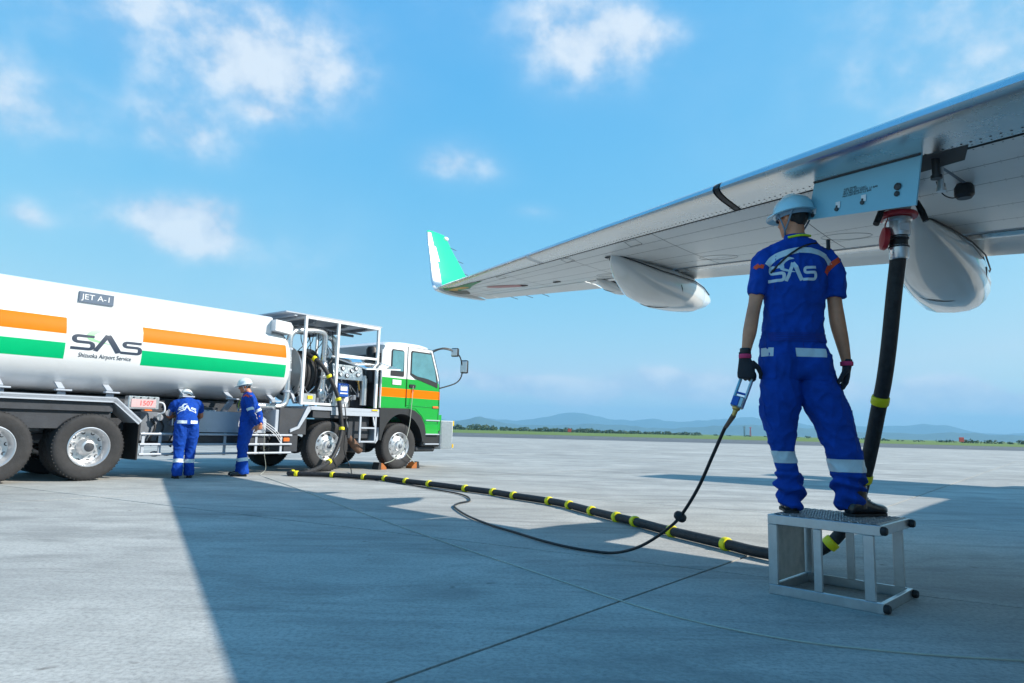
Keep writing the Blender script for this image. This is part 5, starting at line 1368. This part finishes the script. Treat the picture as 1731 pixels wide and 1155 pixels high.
# pocket, waistband, seams
def pocket(x0, x1, z0, z1, ysign=-1, name='pocket', xdir=None):
    d = (0, 1, 0) if xdir is None else xdir
    rows = []
    for i in range(9):
        row_ = []
        for j in range(9):
            u = x0 + (x1 - x0) * i / 8; z = z0 + (z1 - z0) * j / 8
            src = Vector((u, -1.5, z)) if xdir is None else Vector((1.5, u, z)) if xdir[0] < 0 else Vector((-1.5, u, z))
            h = ct.hit(src, d, .006); row_.append(h)
        rows.append(row_)
    if any(h is None for r in rows for h in r): return
    k_ = 1 if xdir is None else 0; vals = [h[k_] for r in rows for h in r]
    if max(vals) - min(vals) > .14: return
    b = MB(); b.grid(rows); ed = [e for e in b.bm.edges if e.is_boundary]
    r_ = bmesh.ops.extrude_edge_only(b.bm, edges=ed)
    for v in [g for g in r_['geom'] if isinstance(g, bmesh.types.BMVert)]: v.co = v.co + Vector(d) * .012
    b.done(name, 'coverall', cov, smooth=40)
pocket(-.200, .000, .845, .985); pocket(-.372, -.320, .85, .985)
pocket(-.075, .07, .50, .66, xdir=(-1, 0, 0), name='cargo_pocket')
pocket(.0, .10, .52, .68, xdir=(1, 0, 0), name='cargo_pocket')
mesh_obj('waistband', cut_piece(cme2, [((0, 0, 1.145), (0, 0, 1)), ((0, 0, 1.085), (0, 0, -1)), ((-.345, 0, 0), (-1, 0, 0)), ((.03, 0, 0), (1, 0, 0))], .004), 'coverall_seam', cov, smooth=180)
for z, x0, x1 in ((1.115, -.33, .01),):
    for k in range(4): project_strips(ribbon([(x0, z - .022 + .015 * k), (x1, z - .022 + .015 * k)], .004, .02), F3, ct, (0, 1, 0), .006, 'elastic_rib', 'coverall', cov)
project_strips(ribbon([(-.150, 1.08), (-.147, .98), (-.142, .90), (-.14, .83)], .006, .02), F3, ct, (0, 1, 0), .003, 'seam', 'coverall_seam', cov)
for sg in (-1, 1): project_strips(ribbon([(-.13 + sg * .165, 1.66), (-.135 + sg * .175, 1.55), (-.142 + sg * .172, 1.42)], .005, .02), F3, ct, (0, 1, 0), .003, 'seam', 'coverall_seam', cov)
# collar and cord
b = MB(); rr = []
for z, a, c, dy in ((1.745, .105, .085, .015), (1.775, .082, .075, .02), (1.812, .074, .070, .022), (1.815, .068, .064, .022), (1.775, .07, .065, .02)): rr.append(b.ring((-.125, dy, z), (a, 0, 0), (0, c, 0), 28, 2.1))
b.loft(rr, cap=False); b.done('collar', 'coverall', cov, smooth=180)
strap_pts = []
for x, z in ((-.03, 1.740), (-.10, 1.722), (-.165, 1.690), (-.235, 1.640), (-.285, 1.590), (-.330, 1.535)):
    h = ct.hit((x, -1.5, z), (0, 1, 0), .006)
    if h: strap_pts.append(h)
b = MB(); b.tube(spline(strap_pts, 5), .0065, 6); b.done('sash_cord', 'cord_black', MAN)
b = MB(); b.box((.07, -.02, 1.745), (.022, .02, .075), bev=.004); b.done('radio_mic', 'black_plastic', MAN)
b = MB(); b.tube(spline([(-.20, -.03, 1.785), (-.125, -.062, 1.795), (-.05, -.03, 1.80)]), .008, 6); b.done('whistle_cord', 'neck_lime', MAN)
# head, neck, arms: one body
hrot = Matrix.Rotation(rad(28), 3, 'Z') @ Matrix.Rotation(rad(-4), 3, 'X')
b = MB(); HX = head_bm(b, (-.135, .015, 1.822), hrot, 1.0)
limb(b, [(-.125, .015, 1.66), (-.125, .012, 1.75), (-.132, .008, 1.83), (-.135, .010, 1.90)], [.068, .060, .057, .058], 20)
ell_sections(b, [((-.13, .02, 1.70), (.15, 0, 0), (0, .07, 0)), ((-.13, .02, 1.60), (.18, 0, 0), (0, .09, 0)), ((-.14, .02, 1.45), (.16, 0, 0), (0, .09, 0))], 20)
limb(b, *dens([(-.26, .02, 1.67), (-.335, .02, 1.61), (-.372, .016, 1.50), (-.395, .010, 1.42), (-.412, 0, 1.352), (-.432, -.008, 1.276), (-.458, -.018, 1.156), (-.476, -.024, 1.078), (-.494, -.031, 1.000), (-.498, -.032, .97)], [(.05, .05), (.055, .055), (.053, .053), (.049, .050), (.043, .045), (.0415, .048), (.043, .049), (.035, .039), (.0275, .031), (.027, .029)]), 20)
limb(b, *dens([(0, .02, 1.67), (.085, .02, 1.61), (.108, .012, 1.50), (.111, .010, 1.44), (.112, .007, 1.371), (.123, 0, 1.232), (.147, -.006, 1.096), (.164, -.012, .98), (.167, -.013, .94)], [(.05, .05), (.056, .056), (.055, .056), (.051, .053), (.045, .047), (.048, .053), (.040, .044), (.029, .032), (.027, .029)]), 20)
body = mesh_obj('body', solid(b, .0075, 3), 'skin', MAN, smooth=180)
face_bits(HX, hrot, body)
helmet(HX, hrot, MAN, 1.09, 'helmet_skylit')
b = MB(); rr = []
for z, k in ((.045, .55), (.07, .80), (.10, 1.0), (.14, 1.02)):
    rr.append([b.bm.verts.new(HX(.0785 * k * math.cos(rad(a)), -.005 + .098 * k * math.sin(rad(a)) - (1 - k) * .03, z)) for a in range(185, 356, 10)])
for r0, r1 in zip(rr[:-1], rr[1:]):
    for i in range(len(r0) - 1): b.face((r0[i], r0[i + 1], r1[i + 1], r1[i]))
b.done('hair', 'hair', MAN, smooth=180)
# gloves
Lrot = Matrix.Rotation(rad(-35), 3, 'Z') @ Matrix.Rotation(rad(4), 3, 'X')
gm = solid(hand_bm((-.498, -.032, .978), Lrot, [[62, 82, 60], [66, 84, 60], [70, 84, 60], [74, 84, 60]], 1.34, 1, thumb=20), .0042, 1)
gl = mesh_obj('glove', gm, 'glove_black', MAN, smooth=180)
Rrot = Matrix.Rotation(rad(75), 3, 'Z') @ Matrix.Rotation(rad(6), 3, 'X')
gm2 = solid(hand_bm((.168, -.013, .950), Rrot, [[24, 34, 26], [28, 38, 28], [32, 42, 30], [36, 44, 32]], 1.32, -1, thumb=30), .0042, 1)
gr2 = mesh_obj('glove', gm2, 'glove_black', MAN, smooth=180)
for g_, (cx, cy, cz) in ((gl, (-.4965, -.031, .993)), (gr2, (.1665, -.012, .964))):
    b = MB(); rr = [b.ring((cx, cy, cz + dz), (r_, 0, 0), (0, r_ * 1.08, 0), 20) for dz, r_ in ((-.018, .036), (-.013, .0395), (.006, .0395), (.010, .037), (.010, .031))]
    b.loft(rr, cap=False); b.done('cuff', 'glove_pink', g_, smooth=60)
b = MB(); rr = [b.ring((-.494, -.0305, 1.022 + dz), (r_, 0, 0), (0, r_ * 1.08, 0), 20) for dz, r_ in ((-.020, .032), (-.016, .0345), (.016, .0345), (.020, .032))]; b.loft(rr, cap=False); b.done('wrist_strap', 'cord_black', gl, smooth=60)
mesh_obj('glove_edge', cut_piece(gm2, [((0, -.028, 0), (0, -1, 0))], .0012, keep=lambda f: f.normal.y > -.2 and f.calc_center_median().x > .178), 'glove_pink', gr2, smooth=180)
boot((-.190, .045, 0), (-.105, .335, 0), MAN, 1.12); boot((.125, -.055, 0), (.405, .060, 0), MAN, 1.12)

# --- two workers beside the truck
def worker(root, J, sleeve_long, hrot, seed, hands):
    """J: joint table in local metres (x right, y forward, z up)"""
    V = {k: Vector(v) for k, v in J.items()}
    b = MB(); fw = (V['chest'] - V['hip']).normalized(); lat = Vector((1, 0, 0)); dp = lat.cross(fw) * -1
    seq = [(V['hip'] - fw * .10, .150, .105), (V['hip'] - fw * .02, .178, .130), (V['hip'] + fw * .10, .168, .122), (V['hip'].lerp(V['chest'], .45), .160, .112), (V['hip'].lerp(V['chest'], .75), .178, .122), (V['chest'], .190, .125), (V['chest'] + fw * .09, .170, .105), (V['chest'] + fw * .15, .105, .080), (V['chest'] + fw * .185, .065, .062)]
    P_, R_ = dens([s_[0] for s_ in seq], [(s_[1], s_[2]) for s_ in seq], 3)
    ell_sections(b, [(p, lat * r[0], dp * r[1]) for p, r in zip(P_, R_)], 28, 2.3)
    for sd_ in 'LR':
        h, k, a = V['hip' + sd_], V['knee' + sd_], V['ank' + sd_]
        P_, R_ = dens([h + Vector((0, 0, .06)), h.lerp(k, .3), h.lerp(k, .7), k, k.lerp(a, .35), k.lerp(a, .75), a, a - Vector((0, 0, .055))], [(.105, .115), (.112, .112), (.096, .098), (.085, .087), (.080, .082), (.083, .085), (.085, .09), (.078, .085)], 3); limb(b, P_, R_, 22)
        s_, e, w = V['sh' + sd_], V['el' + sd_], V['wr' + sd_]
        end = [(e, .056), (e.lerp(w, .5), .050), (w, .042)] if sleeve_long else [(s_.lerp(e, .62), .066)]
        pts = [V['chest'].lerp(s_, .45) + fw * .04, s_, s_.lerp(e, .45)] + [p for p, _ in end]; rr = [.07, .072, .064] + [r for _, r in end]
        P_, R_ = dens(pts, rr, 3); limb(b, P_, R_, 18, uref=(.6, .8, 0))
    me = solid(b, .0125, 4)
    def mk(p):
        low = max(0, min(1, (.34 - p.z) / .1)) if p.z < .36 else 0
        return [(low * .010, p.z + .3 * p.x, .08), (math.exp(-((p.z - .5) / .1) ** 2) * .006, p.z + .5 * p.x, .10), (math.exp(-((p.z - .85) / .1) ** 2) * .005, p.z + p.x, .09)]
    wrinkle(me, .011, mk, seed)
    cv_ = mesh_obj('coverall', me, 'coverall', root, smooth=180)
    for sd_, sg in (('L', -1), ('R', 1)):
        k, a = V['knee' + sd_], V['ank' + sd_]; c = k.lerp(a, .50); n_ = (k - a).normalized(); mid = (V['knee' + 'L'] + V['knee' + 'R']) / 2
        side_v = (V['ank' + sd_] - (V['ankL'] + V['ankR']) / 2).normalized()
        mesh_obj('reflective_band', cut_piece(me, [(c + n_ * .032, n_), (c - n_ * .032, -n_), ((V['ankL'] + V['ankR']) / 2, -side_v)], .004, keep=lambda f: f.calc_center_median().z < .6), 'reflective', cv_, smooth=180)
        if sleeve_long:
            e, w = V['el' + sd_], V['wr' + sd_]; s_ = V['sh' + sd_]; c = s_.lerp(e, .80); n_ = (s_ - e).normalized()
            mesh_obj('reflective_band', cut_piece(me, [(c + n_ * .026, n_), (c - n_ * .026, -n_)], .004, keep=lambda f, c=c: (f.calc_center_median() - c).length < .105), 'reflective', cv_, smooth=180)
    b = MB(); HX_ = head_bm(b, V['head'], hrot, .97)
    nk = V['chest'] + fw * .12
    limb(b, [nk - fw * .06, nk + fw * .05, V['head'] + hrot @ Vector((0, -.028, .03)), V['head'] + hrot @ Vector((0, -.02, .08))], [.06, .056, .054, .055], 16)
    ell_sections(b, [(V['chest'] + fw * .10, lat * .12, dp * .06), (V['chest'], lat * .14, dp * .08), (V['chest'] - fw * .1, lat * .13, dp * .08)], 16)
    for sd_ in 'LR':
        s_, e, w = V['sh' + sd_], V['el' + sd_], V['wr' + sd_]
        limb(b, *dens([V['chest'].lerp(s_, .5) + fw * .04, s_, s_.lerp(e, .5), e, e.lerp(w, .35), w, w + (w - e).normalized() * .02], [.045, .048, .045, .041, .040, .028, .026], 3), 14, uref=(.6, .8, 0))
        hr, curl, th_ = hands[sd_]
        hb = hand_bm(w, hr, curl, 1.0, 1 if sd_ == 'L' else -1, th_)
        tmp = bpy.data.meshes.new('t'); hb.bm.to_mesh(tmp); hb.bm.free(); b.bm.from_mesh(tmp)
    bd = mesh_obj('body', solid(b, .0055, 2), 'skin', root, smooth=180)
    face_bits(HX_, hrot, bd, .97); helmet(HX_, hrot, root, 1.04)
    b = MB(); rr = []
    for z, k in ((.04, .6), (.07, .85), (.10, 1.0), (.14, 1.02)):
        rr.append([b.bm.verts.new(HX_(.0785 * k * math.cos(rad(a)), -.005 + .100 * k * math.sin(rad(a)) - (1 - k) * .03, z)) for a in range(180, 361, 10)])
    for r0, r1 in zip(rr[:-1], rr[1:]):
        for i in range(len(r0) - 1): b.face((r0[i], r0[i + 1], r1[i + 1], r1[i]))
    b.done('hair', 'hair', root, smooth=180)
    return cv_, me, V
def hrz(z, x=0, y=0): return Matrix.Rotation(rad(z), 3, 'Z') @ Matrix.Rotation(rad(x), 3, 'X') @ Matrix.Rotation(rad(y), 3, 'Y')
# bent over the valves, back to the camera (faces the truck)
W1 = empty('person', (-5.56, 11.86, 0), rad(30))
tag(W1, 'worker in blue coveralls bending over the valves at the side of the truck', 'person')
J1 = dict(hip=(0, .02, .93), chest=(0, .26, 1.22), head=(0, .42, 1.30), shL=(-.19, .28, 1.27), shR=(.19, .28, 1.27), elL=(-.27, .36, 1.06), elR=(.25, .40, 1.06), wrL=(-.16, .54, 1.03), wrR=(.14, .58, 1.05),
          hipL=(-.09, .02, .88), hipR=(.09, .02, .88), kneeL=(-.09, .05, .48), kneeR=(.095, .10, .48), ankL=(-.09, -.02, .10), ankR=(.10, .09, .10))
hd = dict(L=(hrz(30, 80), [20, 30, 30, 30], 20), R=(hrz(-30, 80), [25, 30, 30, 30], 20))
cv1, me1, V1 = worker(W1, J1, False, hrz(4, -38), 2.0, hd)
c1 = Caster(me1); tdir = Vector((0, .55, -.83)).normalized()
def F1(x, y): return Vector((-.155 + x * .098, .04, 1.16)) + Vector((0, .60, .62)) * (y * .105) + Vector((0, -.55, .83)) * .8
lg1 = [st for st in lg]
project_strips(lg1, F1, c1, tdir, .004, 'emblem', 'reflective', cv1)
def F1b(x, y): return Vector((x, -1.5, y))
for x0, x1 in ((-.16, -.01), (.05, .16)): project_strips(ribbon([(x0, .955), (x1, .955)], .052, .015), F1b, c1, (0, 1, 0), .004, 'reflective_band', 'reflective', cv1)
boot((-.095, -.075, 0), (-.12, .20, 0), W1); boot((.10, .03, 0), (.13, .30, 0), W1)
# standing in profile, facing left, hands behind the back
W2 = empty('person', (-4.86, 12.72, 0), rad(97))
tag(W2, 'worker in blue long-sleeved coveralls watching with hands behind his back', 'person')
J2 = dict(hip=(0, -.01, .95), chest=(0, .0, 1.35), head=(0, .055, 1.535), shL=(-.19, -.01, 1.42), shR=(.19, -.01, 1.42), elL=(-.26, -.13, 1.15), elR=(.25, -.15, 1.15), wrL=(-.13, -.21, .93), wrR=(.08, -.23, .95),
          hipL=(-.09, -.01, .90), hipR=(.09, 0, .90), kneeL=(-.10, .03, .50), kneeR=(.10, .06, .50), ankL=(-.11, -.03, .10), ankR=(.11, .08, .10))
hd = dict(L=(hrz(60, 10, 10), [20, 30, 30, 30], 30), R=(hrz(-60, 10), [40, 50, 50, 50], 20))
cv2, me2, V2 = worker(W2, J2, True, hrz(8, -14), 5.0, hd)
c2 = Caster(me2)
for sx in (-1, 1):
    rows = []
    for i in range(7):
        rows.append([c2.hit((sx * 1.5, -.075 + .16 * i / 6, .60 + .16 * j / 6), (-sx, 0, 0), .007) for j in range(7)])
    if all(h for r in rows for h in r): b = MB(); b.grid(rows); b.done('cargo_pocket', 'coverall', cv2, smooth=180)
def F2(x, y): return Vector((-1.5, x, y))
project_strips(ribbon([(-.075, 1.445), (.0, 1.475), (.06, 1.44)], .04, .015), F2, c2, (1, 0, 0), .005, 'sleeve_patch', 'coverall_orange', cv2)
b = MB(); b.box((-.06, .150, 1.20), (.085, .008, .06), bev=.002); b.done('name_badge', 'panel_sky_blue', W2)
b = MB(); b.tube(spline([(-.06, .15, 1.23), (-.07, .145, 1.33), (-.07, .09, 1.45), (-.05, .03, 1.52)]), .004, 5); b.done('lanyard', 'neck_lime', W2)
boot((-.11, -.085, 0), (-.14, .19, 0), W2); boot((.11, .025, 0), (.14, .30, 0), W2)
# ------------------------------------------------------------------ aluminium step
ST = empty('work_step', (1.638, 4.406, 0), rad(-44.2))
tag(ST, 'silver aluminium box-frame step on the apron under the worker', 'step')
SL, SD, SH = .655, .59, .487      # local x along the near edge, y away, z up
w_ = .058; t_ = .026
def sbar(name, p, q, w=w_, h=t_, up=(0, 0, 1), m='aluminium'):
    b = MB(); b.bar(p, q, w, h, bev=.003, up=up); return b.done(name, m, ST, smooth=0)
for y in (.013, SD - .013):
    for z in (.029, SH - .029 - .006): sbar('rail', (0, y, z), (SL, y, z), t_, w_)
for x, xs_ in ((.013, 0), (SL - .013, 1)):
    for z in (.029, SH - .029 - .006): sbar('end_rail', (x, .027, z), (x, SD - .027, z), t_, w_)
for x in (.029, .30, .585):
    for y in (.0135, SD - .0135): sbar('post', (x, y, .059), (x, y, SH - .066), w_ if x != .30 else .048, t_ - .001, up=(0, 1, 0))
b = MB(); b.box((.013, SD / 2, SH / 2), (.006, SD - .10, SH - .125), bev=.001); sp_ = b.done('side_plate', 'alu_plate', ST, smooth=0)
b = MB(); b.box((SL / 2, SD / 2, SH - .009), (SL - .012, SD - .012, .006)); b.done('tread_sheet', 'chassis_gray', ST, smooth=0)
# tread bars: raised wavy slats across the top, each its own piece
b = MB(); nseg = 22; pts_ = []
for k in range(nseg + 1):
    y = .02 + (SD - .04) * k / nseg; pts_.append((.0085 * (1 if k % 2 else -1), y, 0))
b.tube(pts_, .0034, 5)
bmesh.ops.recalc_face_normals(b.bm, faces=b.bm.faces[:]); tb_me = bpy.data.meshes.new('tread_bar'); b.bm.to_mesh(tb_me); b.bm.free(); tb_me.materials.append(MATS['aluminium'])
for k in range(25):
    o = bpy.data.objects.new('tread_bar', tb_me); COL.objects.link(o); o.parent = ST; o.location = (.03 + k * .0248, 0, SH - .003); o.scale.x = 1 if k % 2 else -1
for y in (.013, SD - .013):
    for z in (.029, SH - .035):
        b = MB(); b.lathe((SL - .004, y, z), (1, 0, 0), [(.021, 0), (.025, .008), (.025, .024), (.019, .034), (.001, .035)], 16); b.done('rubber_foot', 'black_rubber', ST)

# ------------------------------------------------------------------ fuelling hose
HO = empty('fuel_hose', (0, 0, 0)); tag(HO, 'thick black fuelling hose with yellow rings from truck to wing', 'hose')
def tpt(x, y, z):
    a = rad(51.41); return Vector((-2.52 + x * math.cos(a) - y * math.sin(a), 15.976 + x * math.sin(a) + y * math.cos(a), z))
gh = [(-3.26, 12.87), (-2.61, 12.54), (-2.19, 12.33), (-1.74, 11.83), (-1.30, 11.42), (-.66, 10.71), (-.22, 10.23), (.08, 9.77), (.54, 9.16), (.77, 8.72), (.98, 8.14), (1.19, 7.62), (1.33, 7.29), (1.56, 6.64), (1.86, 5.96)]
path = [tpt(-2.42, .70, 2.48), tpt(-2.36, .42, 2.44), tpt(-2.20, .14, 2.22), tpt(-2.02, .02, 1.90), tpt(-1.88, -.06, 1.55), tpt(-1.82, -.10, 1.20), tpt(-1.80, -.14, .85), tpt(-1.95, -.22, .50), tpt(-2.25, -.32, .20)]
path += [Vector((-3.86, 13.25, .055)), Vector((-4.08, 13.12, .052)), Vector((-4.10, 12.98, .05)), Vector((-3.9, 12.93, .05))]
path += [Vector((x, y, .05)) for x, y in gh] + [Vector((2.00, 5.62, .05)), Vector((2.16, 5.36, .07)), Vector((2.32, 5.24, .13)), Vector((2.44, 5.17, .25)), Vector((2.52, 5.07, .458)), Vector((2.546, 4.95, .723)), Vector((2.545, 4.84, .935)), Vector((2.54, 4.72, 1.18)), Vector((2.54, 4.63, 1.38)), Vector((2.538, 4.55, 1.614)), Vector((2.54, 4.47, 1.925)), Vector((2.55, 4.42, 2.16)), Vector((2.552, 4.412, 2.20))]
hp = spline(path, 8)
b = MB(); b.tube(hp, [.044 if p.z < .3 or p.y > 8 else .049 for p in hp], 16); b.done('hose', 'hose_rubber', HO, smooth=60)
def ring_at(p):
    k = min(range(1, len(hp) - 1), key=lambda i: (hp[i] - Vector(p)).length); d = (hp[k + 1] - hp[k - 1]).normalized()
    b = MB(); b.lathe(hp[k] - d * .035, d, [(.045, 0), (.055, .004), (.0585, .014), (.0585, .052), (.055, .062), (.045, .066)], 22); b.done('hose_ring', 'ring_yellow', HO)
for p in [tpt(-2.28, .28, 2.36), tpt(-2.05, .03, 1.98), tpt(-1.87, -.06, 1.52), tpt(-1.80, -.13, .88), tpt(-2.22, -.3, .22), (-4.08, 13.12, .05), (-3.95, 12.94, .05)] + [(x, y, .05) for x, y in gh] + [(2.535, 4.70, 1.22), (2.547, 4.96, .70), (2.40, 5.19, .20)]: ring_at(p)
# nozzle under the wing
NZ = empty('refuel_nozzle', (2.552, 4.41, 2.18)); tag(NZ, 'silver refuelling nozzle with red flange locked under the wing', 'nozzle')
b = MB(); b.lathe((0, 0, 0), (0, 0, 1), [(.052, -.03), (.058, -.02), (.060, .06), (.052, .065), (.052, .12)], 24); b.done('hose_tail', 'silver_pipe', NZ)
b = MB(); b.lathe((0, 0, .045), (0, 0, 1), [(.054, 0), (.064, .004), (.064, .012), (.056, .016), (.056, .055), (.064, .06), (.064, .068), (.054, .072)], 24); b.done('swivel_band', 'black_plastic', NZ)
b = MB(); b.lathe((0, 0, .12), (0, 0, 1), [(.055, 0), (.070, .006), (.076, .03), (.080, .10), (.088, .11), (.088, .125), (.07, .13)], 28); bd_ = b.done('nozzle_body', 'stainless', NZ)
b = MB(); b.box((0, -.0785, .175), (.06, .008, .05), bev=.002); b.done('rating_plate', 'label_white', bd_)
b = MB(); b.lathe((0, 0, .25), (0, 0, 1), [(.085, 0), (.118, .002), (.123, .012), (.123, .022), (.116, .032), (.085, .034)], 32); b.done('flange', 'red_paint', NZ)
b = MB(); b.lathe((0, 0, .284), (0, 0, 1), [(.078, 0), (.082, .03), (.092, .06), (.090, .10), (.06, .19), (.05, .24)], 28); b.done('wing_adaptor', 'alu_plate', NZ)
b = MB(); b.bar((-.085, -.03, .31), (-.155, -.06, .27), .018); b.tube([(-.125, -.05, .31), (-.150, -.06, .25), (-.185, -.075, .185)], [.016, .021, .02], 12); b.done('grip_handle', 'black_rubber', NZ)
b = MB(); b.tube([(.08, -.02, .40), (.115, -.04, .35)], .012, 8); b.tube([(.11, -.04, .36), (.135, -.05, .29), (.155, -.06, .22)], [.016, .021, .02], 12); b.done('grip_handle', 'black_rubber', NZ)
b = MB(); b.lathe((-.085, .0, .11), Vector((-1, .25, .12)), [(.001, -.012), (.07, -.012), (.078, 0), (.074, .02), (.04, .03), (.001, .03)], 24); b.tube(spline([(-.10, -.02, .17), (-.09, -.03, .22), (-.07, -.03, .26)]), .004, 6); b.done('dust_cap', 'red_paint', NZ)

# ------------------------------------------------------------------ deadman handle and its cable
DM = empty('deadman_handle', (1.45, 4.38, 1.2)); tag(DM, 'blue and chrome deadman control held in the worker\'s left glove', 'handle')
G_ = Vector((1.523, 4.397, 1.338)) - Vector((1.45, 4.38, 1.2)); ax = (G_ - (Vector((1.448, 4.392, 1.14)) - Vector((1.45, 4.38, 1.2)))).normalized()
sx_ = Vector((.82, -.57, 0)); sx_ = (sx_ - ax * sx_.dot(ax)).normalized(); sy_ = ax.cross(sx_)
rotD = Matrix((sx_, sy_, ax)).transposed(); oD = G_ - ax * .185
def DX(x, y, z): return oD + rotD @ Vector((x, y, z))
b = MB(); b.box(DX(0, 0, .015), (.078, .05, .075), rotD, bev=.008); dbody = b.done('handle_body', 'aluminium', DM)
b = MB(); b.box(DX(-.012, -.028, .015), (.045, .012, .06), rotD, bev=.003); b.done('handle_face', 'blue_box', dbody)
for x in (-.036, .036):
    b = MB(); b.box(DX(x, 0, .115), (.014, .026, .145), rotD, bev=.003); b.done('side_arm', 'aluminium' if x > 0 else 'panel_sky_blue', DM)
b = MB(); b.cyl(DX(-.05, 0, .185), DX(.05, 0, .185), .013, seg=12); b.done('grip_bar', 'black_plastic', DM)
b = MB(); b.cyl(DX(-.036, -.004, .075), DX(.036, -.004, .075), .008, seg=10); b.done('trigger', 'blue_box', DM)
b = MB(); b.lathe(DX(0, 0, -.022), -ax, [(.026, 0), (.024, .012), (.016, .02), (.014, .05), (.011, .06)], 16); b.done('cable_gland', 'brass', DM)
CA = empty('control_cable', (0, 0, 0)); tag(CA, 'thin black control cable looping from the truck to the handle', 'cable')
top_ = Vector((1.45, 4.38, 1.2)) + DX(0, 0, -.075)
cpts = [tpt(-1.70, -.06, 1.42), tpt(-1.66, -.10, 1.0), tpt(-1.72, -.16, .45), tpt(-1.62, -.28, .08), Vector((-2.99, 13.35, .016))] + [Vector((x, y, .016)) for x, y in ((-2.60, 12.78), (-2.13, 12.22), (-1.3, 11.04), (-.68, 10.12), (-.51, 9.33), (-.63, 8.93), (-.65, 8.52), (-.44, 7.7), (-.16, 7.0), (.07, 6.57), (.30, 6.13), (.51, 5.82), (.68, 5.66))] + [Vector(p) for p in ((.82, 5.56, .022), (.924, 5.4, .069), (1.021, 5.2, .153), (1.129, 5.0, .282), (1.199, 4.85, .401), (1.283, 4.7, .609), (1.341, 4.55, .834), (1.39, 4.45, 1.009))] + [Vector((1.39, 4.45, 1.009)).lerp(top_, .5), top_]
b = MB(); b.tube(spline(cpts, 8), .0115, 8); b.done('cable', 'cord_black', CA, smooth=60)
b = MB(); b.tube([top_.lerp(Vector((1.39, 4.45, 1.009)), .9), top_.lerp(Vector((1.39, 4.45, 1.009)), .45), top_], [.0125, .015, .017], 10); b.done('strain_relief', 'rust', CA)
dS = (Vector((1.283, 4.7, .609)) - Vector((1.199, 4.85, .401))).normalized()
b = MB(); b.lathe(Vector((1.199, 4.85, .401)) - dS * .015, dS, [(.012, -.02), (.022, -.012), (.042, -.002), (.046, .012), (.042, .026), (.022, .036), (.012, .045)], 20); b.done('stopper', 'black_rubber', CA)
# bonding wire from the truck across the apron
BW = empty('bonding_wire', (0, 0, 0)); tag(BW, 'thin pale bonding wire lying across the apron into the foreground', 'wire')
wpts = [tpt(-3.58, .02, 1.10), tpt(-3.53, -.03, .80), tpt(-3.52, -.05, .45), tpt(-3.50, -.12, .12), Vector((-4.62, 12.95, .006))] + [Vector((x, y, .006)) for x, y in ((-4.2, 12.2), (-3.22, 10.55), (-1.755, 8.03), (-.54, 6.0), (.18, 4.87), (.80, 3.91), (1.284, 3.465), (1.756, 3.28), (2.318, 3.19), (3.2, 3.1), (4.4, 3.4))]
b = MB(); b.tube(spline(wpts, 8), .0042, 6); b.done('wire', 'wire_pale', BW, smooth=60)
b = MB()
for k in range(3): b.tube(spline([tpt(-3.5, .04, 1.0 - .04 * k), tpt(-3.3, -.02, .86 - .05 * k), tpt(-3.1, .05, .70 - .06 * k)]), .007, 6)
o = b.done('spare_loops', 'label_white', BW); o['kind'] = 'stuff'
# wheel chocks with a cord up to the cab door
for x, lab in ((-.50, 'orange wheel chock behind the front wheel of the truck'), (.50, 'orange wheel chock ahead of the front wheel of the truck')):
    c = tpt(x, .10, 0); CK = empty('wheel_chock', c, rad(51.41) + (math.pi if x > 0 else 0)); tag(CK, lab, 'chock', 'chocks at the front wheel')
    b = MB(); b.prism([(-.13, .001), (.12, .001), (.10, .05), (.0, .14), (-.10, .15)], (0, .10, 0), (1, 0, 0), (0, 0, 1), .2); b.done('wedge', 'wood_orange', CK, smooth=0)
    b = MB(); b.prism([(-.14, .002), (-.05, .002), (-.05, .158), (-.105, .158)], (0, .104, 0), (1, 0, 0), (0, 0, 1), .208); b.done('rubber_face', 'black_rubber', CK, smooth=0)
CC = empty('chock_cord', (0, 0, 0)); tag(CC, 'pale cord hanging from the cab door handle to the wheel chocks', 'cord')
b = MB(); b.tube(spline([tpt(.31, -.012, 1.93), tpt(.27, -.03, 1.5), tpt(.20, -.05, .95), tpt(.02, -.06, .45)]), .008, 6); b.tube(spline([tpt(.02, -.06, .45), tpt(-.25, -.07, .22), tpt(-.46, -.01, .14)]), .008, 6); b.tube(spline([tpt(.02, -.06, .45), tpt(.26, -.07, .24), tpt(.46, -.01, .14)]), .008, 6); b.done('cord', 'wire_pale', CC)
b = MB(); b.cyl(tpt(.31, -.016, 1.86), tpt(.31, -.016, 1.80), .014, seg=8); b.done('cord_clip', 'red_paint', CC)

# roots of the long things stand where the thing rests
for root, base in ((HO, (1.19, 7.62, 0)), (CA, (-.65, 8.52, 0)), (BW, (.18, 4.87, 0)), (CC, tuple(tpt(0, -.06, 0)))):
    root.location = base
    for ch in root.children: ch.location = -Vector(base)
